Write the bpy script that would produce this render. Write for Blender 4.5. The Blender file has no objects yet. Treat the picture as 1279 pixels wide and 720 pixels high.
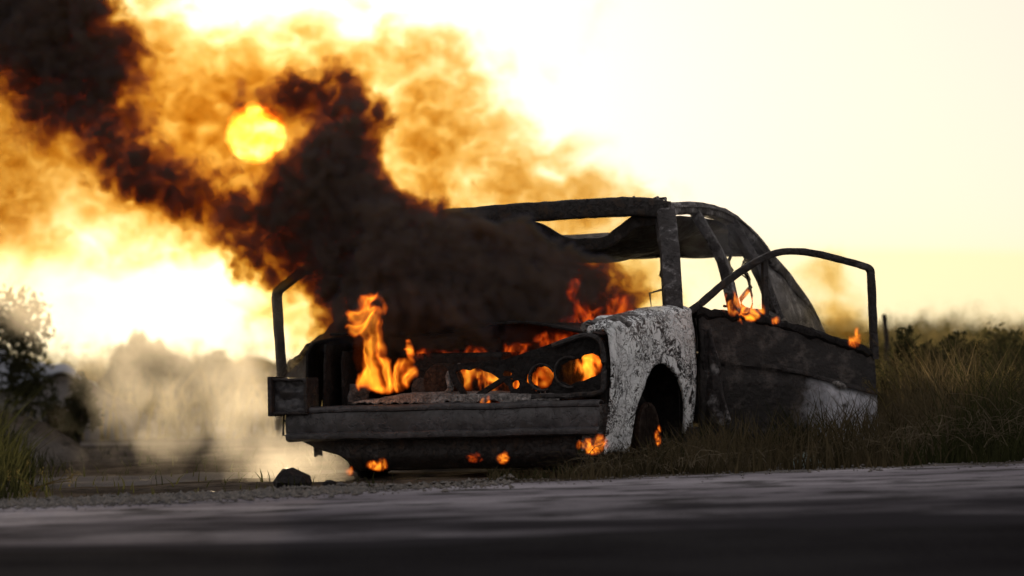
import bpy, bmesh, math, random
from math import sin, cos, pi, radians
from mathutils import Vector, Matrix, noise as mn

sc = bpy.context.scene
col = sc.collection
random.seed(7)

# ------------------------------------------------------------------ camera
CAM_Z = 0.69
cd = bpy.data.cameras.new('camera')
cam = bpy.data.objects.new('camera', cd)
col.objects.link(cam)
sc.camera = cam
cam.location = (0, 0, CAM_Z)
cam.rotation_euler = (radians(90.41), 0, 0)
cd.sensor_width = 36.0
cd.lens = 195.9
cd.clip_start = 0.1
cd.clip_end = 12000
cd.dof.use_dof = True
cd.dof.focus_distance = 25.3
cd.dof.aperture_fstop = 3.1

# ------------------------------------------------------------------ world, sun, exposure
SUN_EL, SUN_AZ = radians(2.0), radians(-2.63)          # azimuth from +Y, positive to +X
w = bpy.data.worlds.new('World')
sc.world = w
w.use_nodes = True
nt = w.node_tree
bg = nt.nodes['Background']
sky = nt.nodes.new('ShaderNodeTexSky')
sky.sky_type = 'NISHITA'
sky.sun_disc = False
sky.sun_elevation = SUN_EL
sky.sun_rotation = SUN_AZ
sky.dust_density = 1.0
gm = nt.nodes.new('ShaderNodeGamma')                    # flattens the sky's contrast, so the dome behind gives more fill
gm.inputs[1].default_value = 0.20
hs = nt.nodes.new('ShaderNodeHueSaturation')
hs.inputs['Saturation'].default_value = 0.47
nt.links.new(sky.outputs[0], gm.inputs[0])
nt.links.new(gm.outputs[0], hs.inputs['Color'])
# aureole: dusty air glows round the low sun
tcw = nt.nodes.new('ShaderNodeTexCoord')
dt = nt.nodes.new('ShaderNodeVectorMath'); dt.operation = 'DOT_PRODUCT'
nt.links.new(tcw.outputs['Generated'], dt.inputs[0])
def wmath(op, a, b):
    q = nt.nodes.new('ShaderNodeMath'); q.operation = op
    for i, x in enumerate((a, b)):
        if isinstance(x, bpy.types.NodeSocket): nt.links.new(x, q.inputs[i])
        else: q.inputs[i].default_value = x
    return q.outputs[0]
a2 = wmath('MULTIPLY', wmath('SUBTRACT', 1.0, dt.outputs['Value']), 2.0 / radians(2.2) ** 2)   # (angle / 2.2 deg) squared
glow = wmath('DIVIDE', 3.0, wmath('ADD', 1.0, a2))
gl = nt.nodes.new('ShaderNodeVectorMath'); gl.operation = 'SCALE'
gl.inputs[0].default_value = (1.0, 0.86, 0.62)
nt.links.new(glow, gl.inputs['Scale'])
ad = nt.nodes.new('ShaderNodeVectorMath'); ad.operation = 'ADD'
tn = nt.nodes.new('ShaderNodeVectorMath'); tn.operation = 'MULTIPLY'
tn.inputs[1].default_value = (0.97, 0.885, 0.87)        # evening cast
nt.links.new(hs.outputs[0], tn.inputs[0]); nt.links.new(tn.outputs[0], ad.inputs[0]); nt.links.new(gl.outputs[0], ad.inputs[1])
nt.links.new(ad.outputs[0], bg.inputs[0])
bg.inputs[1].default_value = 0.15

sd = bpy.data.lights.new('sun_light', 'SUN')
sd.energy = 2.1
sd.angle = radians(0.53)
sd.color = (1.0, 0.76, 0.46)
so = bpy.data.objects.new('sun_light', sd)
col.objects.link(so)
sun_dir = Vector((sin(SUN_AZ) * cos(SUN_EL), cos(SUN_AZ) * cos(SUN_EL), sin(SUN_EL)))
dt.inputs[1].default_value = sun_dir
so.rotation_euler = (-sun_dir).to_track_quat('-Z', 'Y').to_euler()
so.location = (0, 40, 20)

sc.view_settings.view_transform = 'Standard'
sc.view_settings.look = 'None'
sc.view_settings.gamma = 1.0
sc.view_settings.use_curve_mapping = False
sc.view_settings.exposure = 1.85

sc.render.engine = 'CYCLES'
cy = sc.cycles
cy.use_denoising = True
cy.max_bounces = 6
cy.diffuse_bounces = 2
cy.glossy_bounces = 2
cy.transmission_bounces = 4
cy.transparent_max_bounces = 12
cy.volume_bounces = 1
cy.volume_step_rate = 2.0
cy.volume_max_steps = 512
cy.use_adaptive_sampling = True
cy.adaptive_threshold = 0.02

# ------------------------------------------------------------------ helpers
K = 2 * 18.0 / 195.9 / 1279.0

def at(px, py, D):
    """a place in the world, surveyed from the photograph at distance D"""
    return Vector(((px - 639.5) * K * D, D, CAM_Z + (410 - py) * K * D))

def tag(o, label=None, cat=None, group=None, kind=None):
    if label: o['label'] = label
    if cat: o['category'] = cat
    if group: o['group'] = group
    if kind: o['kind'] = kind
    return o

def empty(name, loc=(0, 0, 0), rot=(0, 0, 0)):
    o = bpy.data.objects.new(name, None)
    o.empty_display_size = 0.2
    o.location = loc
    o.rotation_euler = rot
    col.objects.link(o)
    return o

def link(name, me, mat=None, parent=None, loc=(0, 0, 0), rot=(0, 0, 0)):
    o = bpy.data.objects.new(name, me)
    if mat and not me.materials: me.materials.append(mat)
    o.location = loc
    o.rotation_euler = rot
    o.parent = parent
    col.objects.link(o)
    return o

def mesh(name, vs, fs, smooth=True):
    me = bpy.data.meshes.new(name)
    me.from_pydata([tuple(v) for v in vs], [], fs)
    me.update()
    if smooth:
        me.polygons.foreach_set('use_smooth', [True] * len(me.polygons))
        if len(fs) < 9000: me.set_sharp_from_angle(angle=radians(38))
    return me

def solid(o, t, off=-1.0):
    m = o.modifiers.new('thickness', 'SOLIDIFY')
    m.thickness = t
    m.offset = off
    return o

def grid(fn, nu, nv):
    """sheet from fn(s, t) -> point, s, t in 0..1"""
    vs = [fn(i / nu, j / nv) for j in range(nv + 1) for i in range(nu + 1)]
    fs = [(j * (nu + 1) + i, j * (nu + 1) + i + 1, (j + 1) * (nu + 1) + i + 1, (j + 1) * (nu + 1) + i)
          for j in range(nv) for i in range(nu)]
    return vs, fs

def tube_data(pts, r, n=8, ry=None, jit=0.0, up=Vector((0, 0, 1))):
    """swept round or flattened bar through pts; r may be a list"""
    pts = [Vector(p) for p in pts]
    vs, fs = [], []
    for i, p in enumerate(pts):
        d = (pts[min(i + 1, len(pts) - 1)] - pts[max(i - 1, 0)]).normalized()
        a = d.cross(up)
        if a.length < 1e-3: a = d.cross(Vector((1, 0, 0)))
        a.normalize()
        b = d.cross(a)
        rr = r[i] if isinstance(r, (list, tuple)) else r
        rb = rr if ry is None else (ry[i] if isinstance(ry, (list, tuple)) else ry)
        for k in range(n):
            t = 2 * pi * (k + 0.5) / n
            c, s = cos(t), sin(t)
            if ry is not None:                      # squarish section
                c = math.copysign(abs(c) ** 0.28, c)
                s = math.copysign(abs(s) ** 0.28, s)
            q = p + a * (rr * c) + b * (rb * s)
            if jit: q += mn.noise_vector(q * 25) * jit
            vs.append(q)
    for i in range(len(pts) - 1):
        for k in range(n):
            a0, a1 = i * n + k, i * n + (k + 1) % n
            fs.append((a0, a1, a1 + n, a0 + n))
    fs.append(tuple(range(n))[::-1])
    fs.append(tuple(range((len(pts) - 1) * n, len(pts) * n)))
    return vs, fs

def tube(name, pts, r, mat, parent=None, **kw):
    return link(name, mesh(name, *tube_data(pts, r, **kw)), mat, parent)

def smooth_path(pts, n=6):
    """Catmull-Rom"""
    pts = [Vector(p) for p in pts]
    P = [pts[0] * 2 - pts[1]] + pts + [pts[-1] * 2 - pts[-2]]
    out = []
    for i in range(1, len(P) - 2):
        for k in range(n):
            t = k / n
            a, b, c, d = P[i - 1], P[i], P[i + 1], P[i + 2]
            out.append(0.5 * ((2 * b) + (c - a) * t + (2 * a - 5 * b + 4 * c - d) * t * t + (3 * b - a - 3 * c + d) * t ** 3))
    out.append(pts[-1])
    return out

def merge(parts):
    vs, fs = [], []
    for v, f in parts:
        b = len(vs)
        vs += [Vector(q) for q in v]
        fs += [tuple(i + b for i in g) for g in f]
    return vs, fs

def box_data(lo, hi):
    x0, y0, z0 = lo; x1, y1, z1 = hi
    vs = [(x0, y0, z0), (x1, y0, z0), (x1, y1, z0), (x0, y1, z0), (x0, y0, z1), (x1, y0, z1), (x1, y1, z1), (x0, y1, z1)]
    return vs, [(3, 2, 1, 0), (4, 5, 6, 7), (0, 1, 5, 4), (1, 2, 6, 5), (2, 3, 7, 6), (3, 0, 4, 7)]

def bevel(o, wd=0.006, seg=2):
    m = o.modifiers.new('bevel', 'BEVEL')
    m.width = wd; m.segments = seg; m.limit_method = 'ANGLE'
    return o

def interp(x, tab):
    if x <= tab[0][0]: return tab[0][1]
    for (a, va), (b, vb) in zip(tab, tab[1:]):
        if x <= b:
            t = (x - a) / (b - a)
            return va + (vb - va) * t
    return tab[-1][1]

def fbm(p, sc_=1.0, o=4):
    return mn.fractal(Vector(p) * sc_, 1.0, 2.0, o)

def smoothstep(a, b, x):
    t = max(0.0, min(1.0, (x - a) / (b - a)))
    return t * t * (3 - 2 * t)

# ------------------------------------------------------------------ materials
class Nodes:
    def __init__(s, tree): s.t = tree
    def new(s, typ, **kw):
        n = s.t.nodes.new(typ)
        for k, v in kw.items(): setattr(n, k, v)
        return n
    def put(s, sock, v):
        if isinstance(v, bpy.types.NodeSocket): s.t.links.new(v, sock)
        elif v is not None: sock.default_value = v
    def math(s, op, a, b=None, c=None, clamp=False):
        n = s.new('ShaderNodeMath', operation=op, use_clamp=clamp)
        for i, v in enumerate((a, b, c)):
            if v is not None: s.put(n.inputs[i], v)
        return n.outputs[0]
    def vmath(s, op, a, b=None, scale=None):
        n = s.new('ShaderNodeVectorMath', operation=op)
        s.put(n.inputs[0], a)
        if b is not None: s.put(n.inputs[1], b)
        if scale is not None: s.put(n.inputs['Scale'], scale)
        return n.outputs['Value'] if op in ('LENGTH', 'DISTANCE', 'DOT_PRODUCT') else n.outputs[0]
    def noise(s, vec, scale, detail=4, rough=0.55, dist=0.0, color=False):
        n = s.new('ShaderNodeTexNoise')
        s.put(n.inputs['Vector'], vec)
        n.inputs['Scale'].default_value = scale
        n.inputs['Detail'].default_value = detail
        n.inputs['Roughness'].default_value = rough
        n.inputs['Distortion'].default_value = dist
        return n.outputs['Color' if color else 0]
    def maprange(s, v, a, b, c=0.0, d=1.0, smooth=False):
        n = s.new('ShaderNodeMapRange')
        if smooth: n.interpolation_type = 'SMOOTHSTEP'
        s.put(n.inputs[0], v)
        for i, x in zip((1, 2, 3, 4), (a, b, c, d)): s.put(n.inputs[i], x)
        return n.outputs[0]
    def mix(s, f, a, b):
        n = s.new('ShaderNodeMix', data_type='RGBA')
        s.put(n.inputs[0], f); s.put(n.inputs[6], a); s.put(n.inputs[7], b)
        return n.outputs[2]

def rgb(r, g, b): return (r, g, b, 1.0)

def base(name, rough=0.9, spec=0.2, metal=0.0):
    m = bpy.data.materials.new(name)
    m.use_nodes = True
    n = Nodes(m.node_tree)
    b = m.node_tree.nodes['Principled BSDF']
    b.inputs['Roughness'].default_value = rough
    b.inputs['Specular IOR Level'].default_value = spec
    b.inputs['Metallic'].default_value = metal
    tc = n.new('ShaderNodeTexCoord')
    return m, n, b, tc.outputs['Object']

def bump(n, b, h, dist=0.005, strength=0.7):
    bp = n.new('ShaderNodeBump')
    bp.inputs['Distance'].default_value = dist
    bp.inputs['Strength'].default_value = strength
    n.put(bp.inputs['Height'], h)
    n.put(b.inputs['Normal'], bp.outputs[0])

def mat_char(name, dark, ash, scale=9, thr=0.55, rough=0.85, spec=0.25, rust=None, relief=0.013):
    """fire-scaled surface: soot, ash bloom, flakes and runs"""
    m, n, b, v = base(name, rough, spec)
    wv = n.vmath('SUBTRACT', n.noise(v, scale * 0.8, 3, 0.6, color=True), (0.5, 0.5, 0.5))
    p = n.vmath('ADD', v, n.vmath('SCALE', wv, scale=0.6 / scale))
    a = n.noise(p, scale, 7, 0.68)
    f = n.maprange(a, thr, thr + 0.13)
    c = n.noise(p, scale * 5, 6, 0.7)
    fl = n.noise(p, scale * 2.3, 5, 0.65)
    col1 = n.mix(n.maprange(c, 0.38, 0.66), rgb(*[q * 0.45 for q in dark]), rgb(*[q * 1.25 for q in dark]))
    if rust:
        col1 = n.mix(n.maprange(fl, 0.54, 0.66), col1, rgb(*rust))
    colx = n.mix(n.math('MULTIPLY', f, n.maprange(c, 0.35, 0.6)), col1, rgb(*ash))
    n.put(b.inputs['Base Color'], colx)
    n.put(b.inputs['Roughness'], n.maprange(fl, 0.35, 0.65, max(0.25, rough - 0.3), rough))
    h = n.math('ADD', n.math('MULTIPLY', c, 0.6), n.math('ADD', fl, n.maprange(fl, 0.5, 0.53, 0.0, 0.5)))
    bump(n, b, h, relief, 0.9)
    return m

M = {}
M['char'] = mat_char('charred_steel', (0.026, 0.022, 0.022), (0.12, 0.11, 0.11), 8, 0.57, 0.7, 0.4, (0.05, 0.032, 0.022))
M['soot'] = mat_char('soot_black', (0.014, 0.012, 0.012), (0.05, 0.044, 0.042), 9, 0.58, 0.85, 0.22)
M['ash'] = mat_char('ash_grey', (0.20, 0.19, 0.185), (0.42, 0.40, 0.39), 14, 0.5, 0.95, 0.1)
M['bumper'] = mat_char('burnt_bumper', (0.066, 0.064, 0.07), (0.016, 0.014, 0.014), 4.5, 0.51, 0.55, 0.45, (0.05, 0.045, 0.045), 0.004)
M['rust'] = mat_char('burnt_rust', (0.035, 0.02, 0.014), (0.09, 0.05, 0.03), 12, 0.55, 0.9, 0.2)
M['pillar'] = mat_char('sooty_pillar', (0.04, 0.034, 0.034), (0.42, 0.41, 0.42), 6, 0.52, 0.7, 0.35, (0.02, 0.016, 0.015))

def mat_peel(name, white=(0.84, 0.87, 0.88), crazed=1.0, sooty=0.0):
    """white car paint, wrinkled and flaked by the heat"""
    m, n, b, v = base(name, 0.5, 0.4)
    st = n.vmath('MULTIPLY', v, (1.0, 0.62, 1.0))
    wv = n.vmath('SUBTRACT', n.noise(st, 10, 5, 0.62, color=True), (0.5, 0.5, 0.5))
    p = n.vmath('ADD', st, n.vmath('SCALE', wv, scale=0.17))
    lines = n.noise(p, 8.5, 3, 0.58, 0.7)
    big = n.noise(n.vmath('ADD', v, (0.3, 0.11, 0.0)), 3.4, 3, 0.5)
    zone = n.maprange(big, 0.45, 0.62)
    w1 = n.maprange(zone, 0, 1, 0.005, 0.026 * crazed)
    e1 = n.math('LESS_THAN', n.math('ABSOLUTE', n.math('SUBTRACT', lines, 0.5)), w1)
    e2 = n.math('LESS_THAN', n.math('ABSOLUTE', n.math('SUBTRACT', lines, 0.585)), n.math('MULTIPLY', w1, 0.8))
    e3 = n.math('LESS_THAN', n.math('ABSOLUTE', n.math('SUBTRACT', lines, 0.43)), n.math('MULTIPLY', w1, 0.9))
    pit = n.math('GREATER_THAN', n.noise(p, 19, 3, 0.6), n.maprange(zone, 0, 1, 0.74, 0.62))
    bare = n.math('GREATER_THAN', n.noise(p, 5, 5, 0.6), n.maprange(zone, 0, 1, 0.74, 0.62))
    f = n.math('MAXIMUM', n.math('MAXIMUM', n.math('MAXIMUM', e1, e2), n.math('MAXIMUM', e3, pit)), bare)
    f = n.math('MULTIPLY', f, crazed, clamp=True)
    grime = n.noise(v, 11, 6, 0.65)
    wcol = n.mix(n.maprange(grime, 0.45, 0.8), rgb(*white), rgb(white[0] * 0.5, white[1] * 0.5, white[2] * 0.52))
    if sooty:
        wcol = n.mix(n.maprange(n.noise(v, 3.4, 5, 0.6), 0.62 - sooty, 0.78 - sooty * 0.5), wcol, rgb(0.03, 0.028, 0.028))
    n.put(b.inputs['Base Color'], n.mix(f, wcol, rgb(0.018, 0.016, 0.016)))
    bump(n, b, n.math('MULTIPLY_ADD', f, -0.8, n.math('MULTIPLY', lines, 3.0)), 0.014, 0.9)
    return m
M['peel'] = mat_peel('blistered_white_paint')
M['peel_rear'] = mat_peel('scorched_white_paint', (0.42, 0.44, 0.5), 0.12, 0.10)

# ------------------------------------------------------------------ terrain
def zg(x, y):
    """ground height: the verge climbs gently to the right near the car"""
    f = smoothstep(14, 21, y) * (1 - smoothstep(31, 44, y))
    z = (0.02 + 0.03 * max(-5, min(5, x))) * f
    far = smoothstep(33, 60, y)
    z += far * 0.16 * fbm((x * 0.12, y * 0.05, 3.1), 1, 3)
    z -= 0.12 * smoothstep(45, 120, y)
    if y > 48: z -= 0.0085 * (y - 48) * smoothstep(0.035, -0.015, x / y)
    if y > edge_y(x) - 0.2 and y < 60:
        z += 0.022 * fbm((x, y, 0.5), 1.9, 3) * smoothstep(0, 0.8, y - edge_y(x))
    rid = y - edge_y(x)
    if -0.3 < rid < 1.0:                              # low windrow of grit along the road edge
        z += (0.022 + 0.02 * fbm((x, y, 4.0), 5.0, 4)) * smoothstep(-0.05, 0.12, rid) * smoothstep(0.75, 0.2, rid)
    return z

def edge_y(x):                                        # where the road stops and the verge begins
    return 23.25 + 0.40 * x + 0.10 * math.sin(x * 1.7 + 0.4) + 0.12 * fbm((x, 2.2, 7.0), 1.5, 3)

def axis(a, b, fine0, fine1, step, grow=1.35):
    out, p, s = [], fine0, step
    while p <= fine1: out.append(p); p += step
    lo, hi = [], []
    p, s = fine0, step
    while p > a:
        s *= grow; p -= s; lo.append(max(p, a))
    p, s = out[-1], step
    while p < b:
        s *= grow; p += s; hi.append(min(p, b))
    return lo[::-1] + out + hi

xs = axis(-3500, 3500, -6, 6, 0.14)
ys = axis(-200, 5000, 13, 36, 0.14)
vs = [(x, y, zg(x, y)) for y in ys for x in xs]
nx = len(xs)
fs = [(j * nx + i, j * nx + i + 1, (j + 1) * nx + i + 1, (j + 1) * nx + i) for j in range(len(ys) - 1) for i in range(nx - 1)]
m, n, b, v = base('dry_earth', 1.0, 0.0)
a1 = n.noise(v, 1.3, 6, 0.6); a2 = n.noise(v, 16, 5, 0.65); a3 = n.noise(v, 0.35, 3)
c = n.mix(n.maprange(a1, 0.4, 0.65), rgb(0.055, 0.045, 0.036), rgb(0.13, 0.11, 0.09))
c = n.mix(n.maprange(a2, 0.45, 0.75), c, rgb(0.025, 0.022, 0.018))
c = n.mix(n.maprange(a3, 0.5, 0.62), c, rgb(0.16, 0.15, 0.145))
n.put(b.inputs['Base Color'], c)
bump(n, b, n.math('ADD', a2, a1), 0.04, 0.8)
M['earth'] = m
tag(link('ground', mesh('ground', vs, fs), M['earth']), 'dry dark earth of the roadside and fields', kind='structure')

def strip(name, y0f, y1f, lift, mat, x0=-40, x1=40):
    xsx = axis(x0, x1, -6, 6, 0.15, 1.3)
    rows = 60
    vs, fs = [], []
    for j in range(rows + 1):
        for x in xsx:
            y = y0f(x) + (y1f(x) - y0f(x)) * j / rows
            edge = 0.012 if j == rows else 0.0
            vs.append((x, y, zg(x, y) + lift - (lift + 0.03) * (j == rows)))
    k = len(xsx)
    for j in range(rows):
        for i in range(k - 1):
            fs.append((j * k + i, j * k + i + 1, (j + 1) * k + i + 1, (j + 1) * k + i))
    return tag(link(name, mesh(name, vs, fs), mat), kind='structure')

m, n, b, v = base('worn_asphalt', 1.0, 0.0)
a1 = n.noise(v, 0.9, 5, 0.6); a2 = n.noise(v, 60, 3, 0.7); a3 = n.noise(v, 2.6, 5, 0.6)
c = n.mix(n.maprange(a1, 0.38, 0.62), rgb(0.013, 0.012, 0.013), rgb(0.026, 0.025, 0.026))
c = n.mix(n.maprange(a2, 0.5, 0.8), c, rgb(0.05, 0.047, 0.048))
n.put(b.inputs['Base Color'], n.mix(n.maprange(a3, 0.56, 0.7), c, rgb(0.02, 0.019, 0.02)))
bump(n, b, n.math('ADD', a2, a3), 0.012, 0.7)
M['asphalt'] = m
m, n, b, v = base('pale_concrete', 1.0, 0.0)
st = n.vmath('MULTIPLY', v, (0.8, 1.0, 1.0))
a1 = n.noise(st, 0.9, 5, 0.62); a2 = n.noise(v, 50, 3, 0.7); a3 = n.noise(st, 3.2, 5, 0.65)
c = n.mix(n.maprange(a1, 0.40, 0.58), rgb(0.20, 0.185, 0.205), rgb(0.34, 0.32, 0.345))
c = n.mix(n.maprange(a3, 0.5, 0.62), c, rgb(0.07, 0.066, 0.066))
c = n.mix(n.maprange(a2, 0.55, 0.8), c, rgb(0.10, 0.095, 0.095))
sx = n.new('ShaderNodeSeparateXYZ'); n.put(sx.inputs[0], v)
dist = n.math('SUBTRACT', n.math('MULTIPLY_ADD', sx.outputs[0], 0.40, 23.25), sx.outputs[1])      # metres in from the verge
wear = n.math('ADD', n.maprange(dist, 0.6, 7.0), n.math('MULTIPLY', n.math('SUBTRACT', n.noise(n.vmath('MULTIPLY', v, (0.5, 1, 1)), 1.1, 5, 0.6), 0.5), 1.5))
c = n.mix(n.maprange(wear, 0.15, 0.75), c, rgb(0.032, 0.03, 0.033))
n.put(b.inputs['Base Color'], c)
bump(n, b, n.math('ADD', a2, a3), 0.012, 0.7)
M['concrete'] = m
strip('road', lambda x: -30 + 0 * x, lambda x: 18.0 + 0.38 * x + 0.5 * fbm((x, 0, 0), 0.7, 3), 0.03, M['asphalt'])
strip('road_shoulder', lambda x: 16.6 + 0.38 * x, lambda x: edge_y(x), 0.024, M['concrete'])

# ------------------------------------------------------------------ the sun
m = bpy.data.materials.new('sun_glow'); m.use_nodes = True
t = m.node_tree; t.nodes.clear(); n = Nodes(t)
em = n.new('ShaderNodeEmission'); em.inputs[0].default_value = rgb(1.0, 0.72, 0.88); em.inputs[1].default_value = 3.9
ads = n.new('ShaderNodeAddShader')                      # glowing gas: adds light, blocks none
t.links.new(em.outputs[0], ads.inputs[0]); t.links.new(n.new('ShaderNodeBsdfTransparent').outputs[0], ads.inputs[1])
t.links.new(ads.outputs[0], n.new('ShaderNodeOutputMaterial').inputs[0])
bmx = bmesh.new()
bmesh.ops.create_uvsphere(bmx, u_segments=48, v_segments=24, radius=4000 * math.tan(radians(0.267)))
me = bpy.data.meshes.new('sun'); bmx.to_mesh(me); bmx.free()
tag(link('sun', me, m, loc=sun_dir * 4000 + Vector((0, 0, CAM_Z))), 'low yellow sun glowing through the smoke', 'sun')

# ------------------------------------------------------------------ the burning car
TH = radians(20)
car = empty('burning_car', (-0.318, 25.0, zg(-0.3, 25.3)), (0, radians(-1.0), -TH))
tag(car, 'burnt out white saloon car on fire with its doors hanging open', 'car')

def dent(p, amp, s=4.0):
    return mn.noise_vector(Vector(p) * s) * amp

def side_panel(name, L0, L1, zb, zt, sx, mat, parent=car, nu=36, nv=16, shoulder=0.10, amp=0.007, xo=0.755):
    """body side between two stations, with shoulder turned in over the top"""
    def fn(s, t):
        L = L0 + (L1 - L0) * s
        lo, hi = zb(L), zt(L)
        if t < 0.8:
            z = lo + (hi - lo) * t / 0.8
            h = (z - 0.15) / 0.6
            x = xo + 0.035 * sin(pi * max(0, min(1, h * 0.9 + 0.05)))
            x += 0.012 * smoothstep(0.30, 0.0, L)
        else:
            q = (t - 0.8) / 0.2 * pi / 2
            x = xo + 0.01 - shoulder * (1 - cos(q)) + 0.012 * smoothstep(0.30, 0.0, L)
            z = hi + 0.035 * sin(q)
        p = Vector((sx * x, L, z))
        return p + dent(p, amp) + dent(p * 3.1, amp * 0.4)
    vs, fs = grid(fn, nu, nv)
    if sx < 0: fs = [f[::-1] for f in fs]
    o = link(name, mesh(name, vs, fs), mat, parent)
    return solid(o, 0.012)

def arch(center, r, zc, base_z):
    def f(L):
        d = abs(L - center)
        return max(base_z, zc + math.sqrt(max(0, r * r - d * d))) if d < r else base_z
    return f
_fa = arch(0.80, 0.37, 0.13, 0.17)
front_arch = lambda L: _fa(L) if L > 0.43 else 0.10 + 0.02 * mn.noise(Vector((L * 30, 0, 0)))
rear_arch = arch(3.25, 0.36, 0.13, 0.17)
belt = lambda L: interp(L, [(0, 0.645), (0.25, 0.675), (0.9, 0.72), (1.3, 0.735), (2.0, 0.74), (2.6, 0.72), (3.0, 0.66), (3.4, 0.60), (4.1, 0.52)])
side_panel('front_fender', 0.06, 1.30, front_arch, belt, 1, M['peel'], nu=60, nv=26, amp=0.010)
side_panel('front_fender', 0.35, 1.30, front_arch, lambda L: belt(L) - 0.08, -1, M['soot'], nu=40)
for s in (1, -1):
    side_panel('rear_door', 2.10, 2.86, lambda L: 0.17, belt, s, M['char'])
    side_panel('rear_quarter', 2.88, 4.10, rear_arch, belt, s, M['char'])
    tube('sill', [(s * 0.74, 1.2, 0.15), (s * 0.745, 2.0, 0.14), (s * 0.74, 2.9, 0.15)], 0.05, M['char'], car, ry=0.05, n=12)

# burnt hinge pillar between fender and door
for s in (1, -1):
    vs, fs = grid(lambda a, t: Vector((s * (0.735 - 0.12 * a), 1.335 + 0.05 * a, 0.16 + 0.57 * t)) + dent((a, t, s), 0.02, 3), 6, 12)
    solid(link('hinge_pillar', mesh('hinge_pillar', vs, fs), M['char'], car), 0.03)

# front panel with lamp and grille openings, surveyed in its own plane
def fx(px): return (px - 551) * 0.00382
def fz(py): return 0.66 + (410 - py) * 0.00359 - 0.012
def circle(cx, cy, r, n=18, jit=0.13, sy=1.0):
    return [(fx(cx) + r * 0.00365 * cos(2 * pi * i / n) * (1 + random.uniform(-jit, jit)),
             fz(cy) + sy * r * 0.00365 * sin(2 * pi * i / n) * (1 + random.uniform(-jit, jit))) for i in range(n)]
def poly(pts): return [(fx(x), fz(y)) for x, y in pts]

def plate(name, outline, holes, y, thick, mat, parent, bow=0.05):
    bmx = bmesh.new()
    for loop in [outline] + holes:
        vv = [bmx.verts.new((x, 0, z)) for x, z in loop]
        for i in range(len(vv)): bmx.edges.new((vv[i], vv[(i + 1) % len(vv)]))
    bmesh.ops.triangle_fill(bmx, use_beauty=True, use_dissolve=False, edges=bmx.edges[:])
    bmesh.ops.subdivide_edges(bmx, edges=[e for e in bmx.edges if e.calc_length() > 0.05], cuts=1)
    bmesh.ops.triangulate(bmx, faces=bmx.faces[:])
    for vtx in bmx.verts:
        vtx.co.y = y + bow * (vtx.co.x / 0.75) ** 2 + 0.012 * mn.noise(vtx.co * 9)
    bmesh.ops.recalc_face_normals(bmx, faces=bmx.faces[:])
    for f in bmx.faces:
        if f.normal.y > 0: f.normal_flip()
    me = bpy.data.meshes.new(name); bmx.to_mesh(me); bmx.free()
    o = link(name, me, mat, parent)
    return solid(o, thick, -1)

holes = [circle(676, 467, 14), circle(633, 462, 5.5, 9, 0.2, 0.65), circle(643.5, 475, 5.5, 9, 0.15),
         poly([(569, 458), (577, 455), (586, 457), (596, 453), (604, 458), (614, 461), (623, 468), (591, 488), (585, 490), (579, 480), (574, 470)]),
         poly([(628, 472), (634, 477), (637, 484), (635, 490), (612, 491), (598, 491)]),
         poly([(657, 461), (660, 466), (659, 476), (656, 472)]),
         [(x, z) for x, z in poly([(693, 470), (694, 460), (699, 452), (708, 447), (718, 445), (726, 440), (735, 438), (743, 442), (747, 450), (747, 459), (742, 465), (733, 468), (725, 472), (716, 474), (709, 478), (700, 473)])]]
for cx, cyy, r in [(667, 483, 1.9), (672.5, 486.5, 2.0), (678, 485, 2.2), (684, 486.5, 1.7), (662.5, 482, 1.2), (638, 468, 1.2)]:
    holes.append(circle(cx, cyy, r, 6, 0.25))
outline = poly([(558, 452), (575, 448), (600, 446), (630, 444), (655, 436), (690, 424), (722, 413), (740, 413), (750, 424), (755, 450), (754, 478), (747, 489), (720, 493), (690, 494), (640, 495), (590, 494), (578, 490), (566, 474)])
fp = plate('front_panel', outline, holes, 0.02, 0.02, M['soot'], car)

def ring(name, cx, cyy, r, rr, mat, parent, y, a0=0, a1=2 * pi, n=24):
    pts = []
    for i in range(n + 1):
        a = a0 + (a1 - a0) * i / n
        x, z = fx(cx) + r * cos(a), fz(cyy) + r * sin(a)
        pts.append((x, y + 0.05 * (x / 0.75) ** 2, z))
    return tube(name, pts, rr, mat, parent, jit=0.002, up=Vector((0, 1, 0)))
ring('headlight_ring', 676, 467, 0.058, 0.006, M['char'], fp, 0.008, 0.4, 5.2)
ring('headlight_ring', 733, 455, 0.070, 0.006, M['rust'], fp, 0.05, -0.6, 2.6)
ring('headlight_ring', 709, 461, 0.068, 0.006, M['char'], fp, 0.010, 1.2, 5.0)
# frame round the lamp pair
fr = [(x, 0.0 + 0.05 * (x / 0.75) ** 2, z) for x, z in poly([(690, 428), (722, 417), (739, 417), (748, 427), (751, 450), (750, 476), (744, 487), (716, 490), (690, 491), (664, 491)])]
tube('lamp_frame', smooth_path(fr, 3), 0.013, M['char'], fp, jit=0.004)

# bumper: a pressed channel with turned lips
def bump_fn(s, t):
    x = -0.745 + 1.50 * s
    prof = [(0.045, 0.322), (0.0, 0.330), (-0.022, 0.327), (-0.022, 0.316), (-0.012, 0.312), (-0.016, 0.262), (-0.012, 0.214), (-0.024, 0.208), (-0.022, 0.194), (0.0, 0.188), (0.045, 0.194)]
    k = t * (len(prof) - 1); i = min(int(k), len(prof) - 2); f = k - i
    y = prof[i][0] + (prof[i + 1][0] - prof[i][0]) * f
    z = prof[i][1] + (prof[i + 1][1] - prof[i][1]) * f
    y += -0.035 + 0.05 * (x / 0.75) ** 2
    z += 0.010 * x - 0.004
    p = Vector((x, y, z))
    return p + dent(p, 0.007, 5) + dent(p, 0.002, 25)
vs, fs = grid(bump_fn, 90, 30)
bo = solid(link('bumper', mesh('bumper', vs, [f[::-1] for f in fs]), M['bumper'], car), 0.008, 1)
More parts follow.
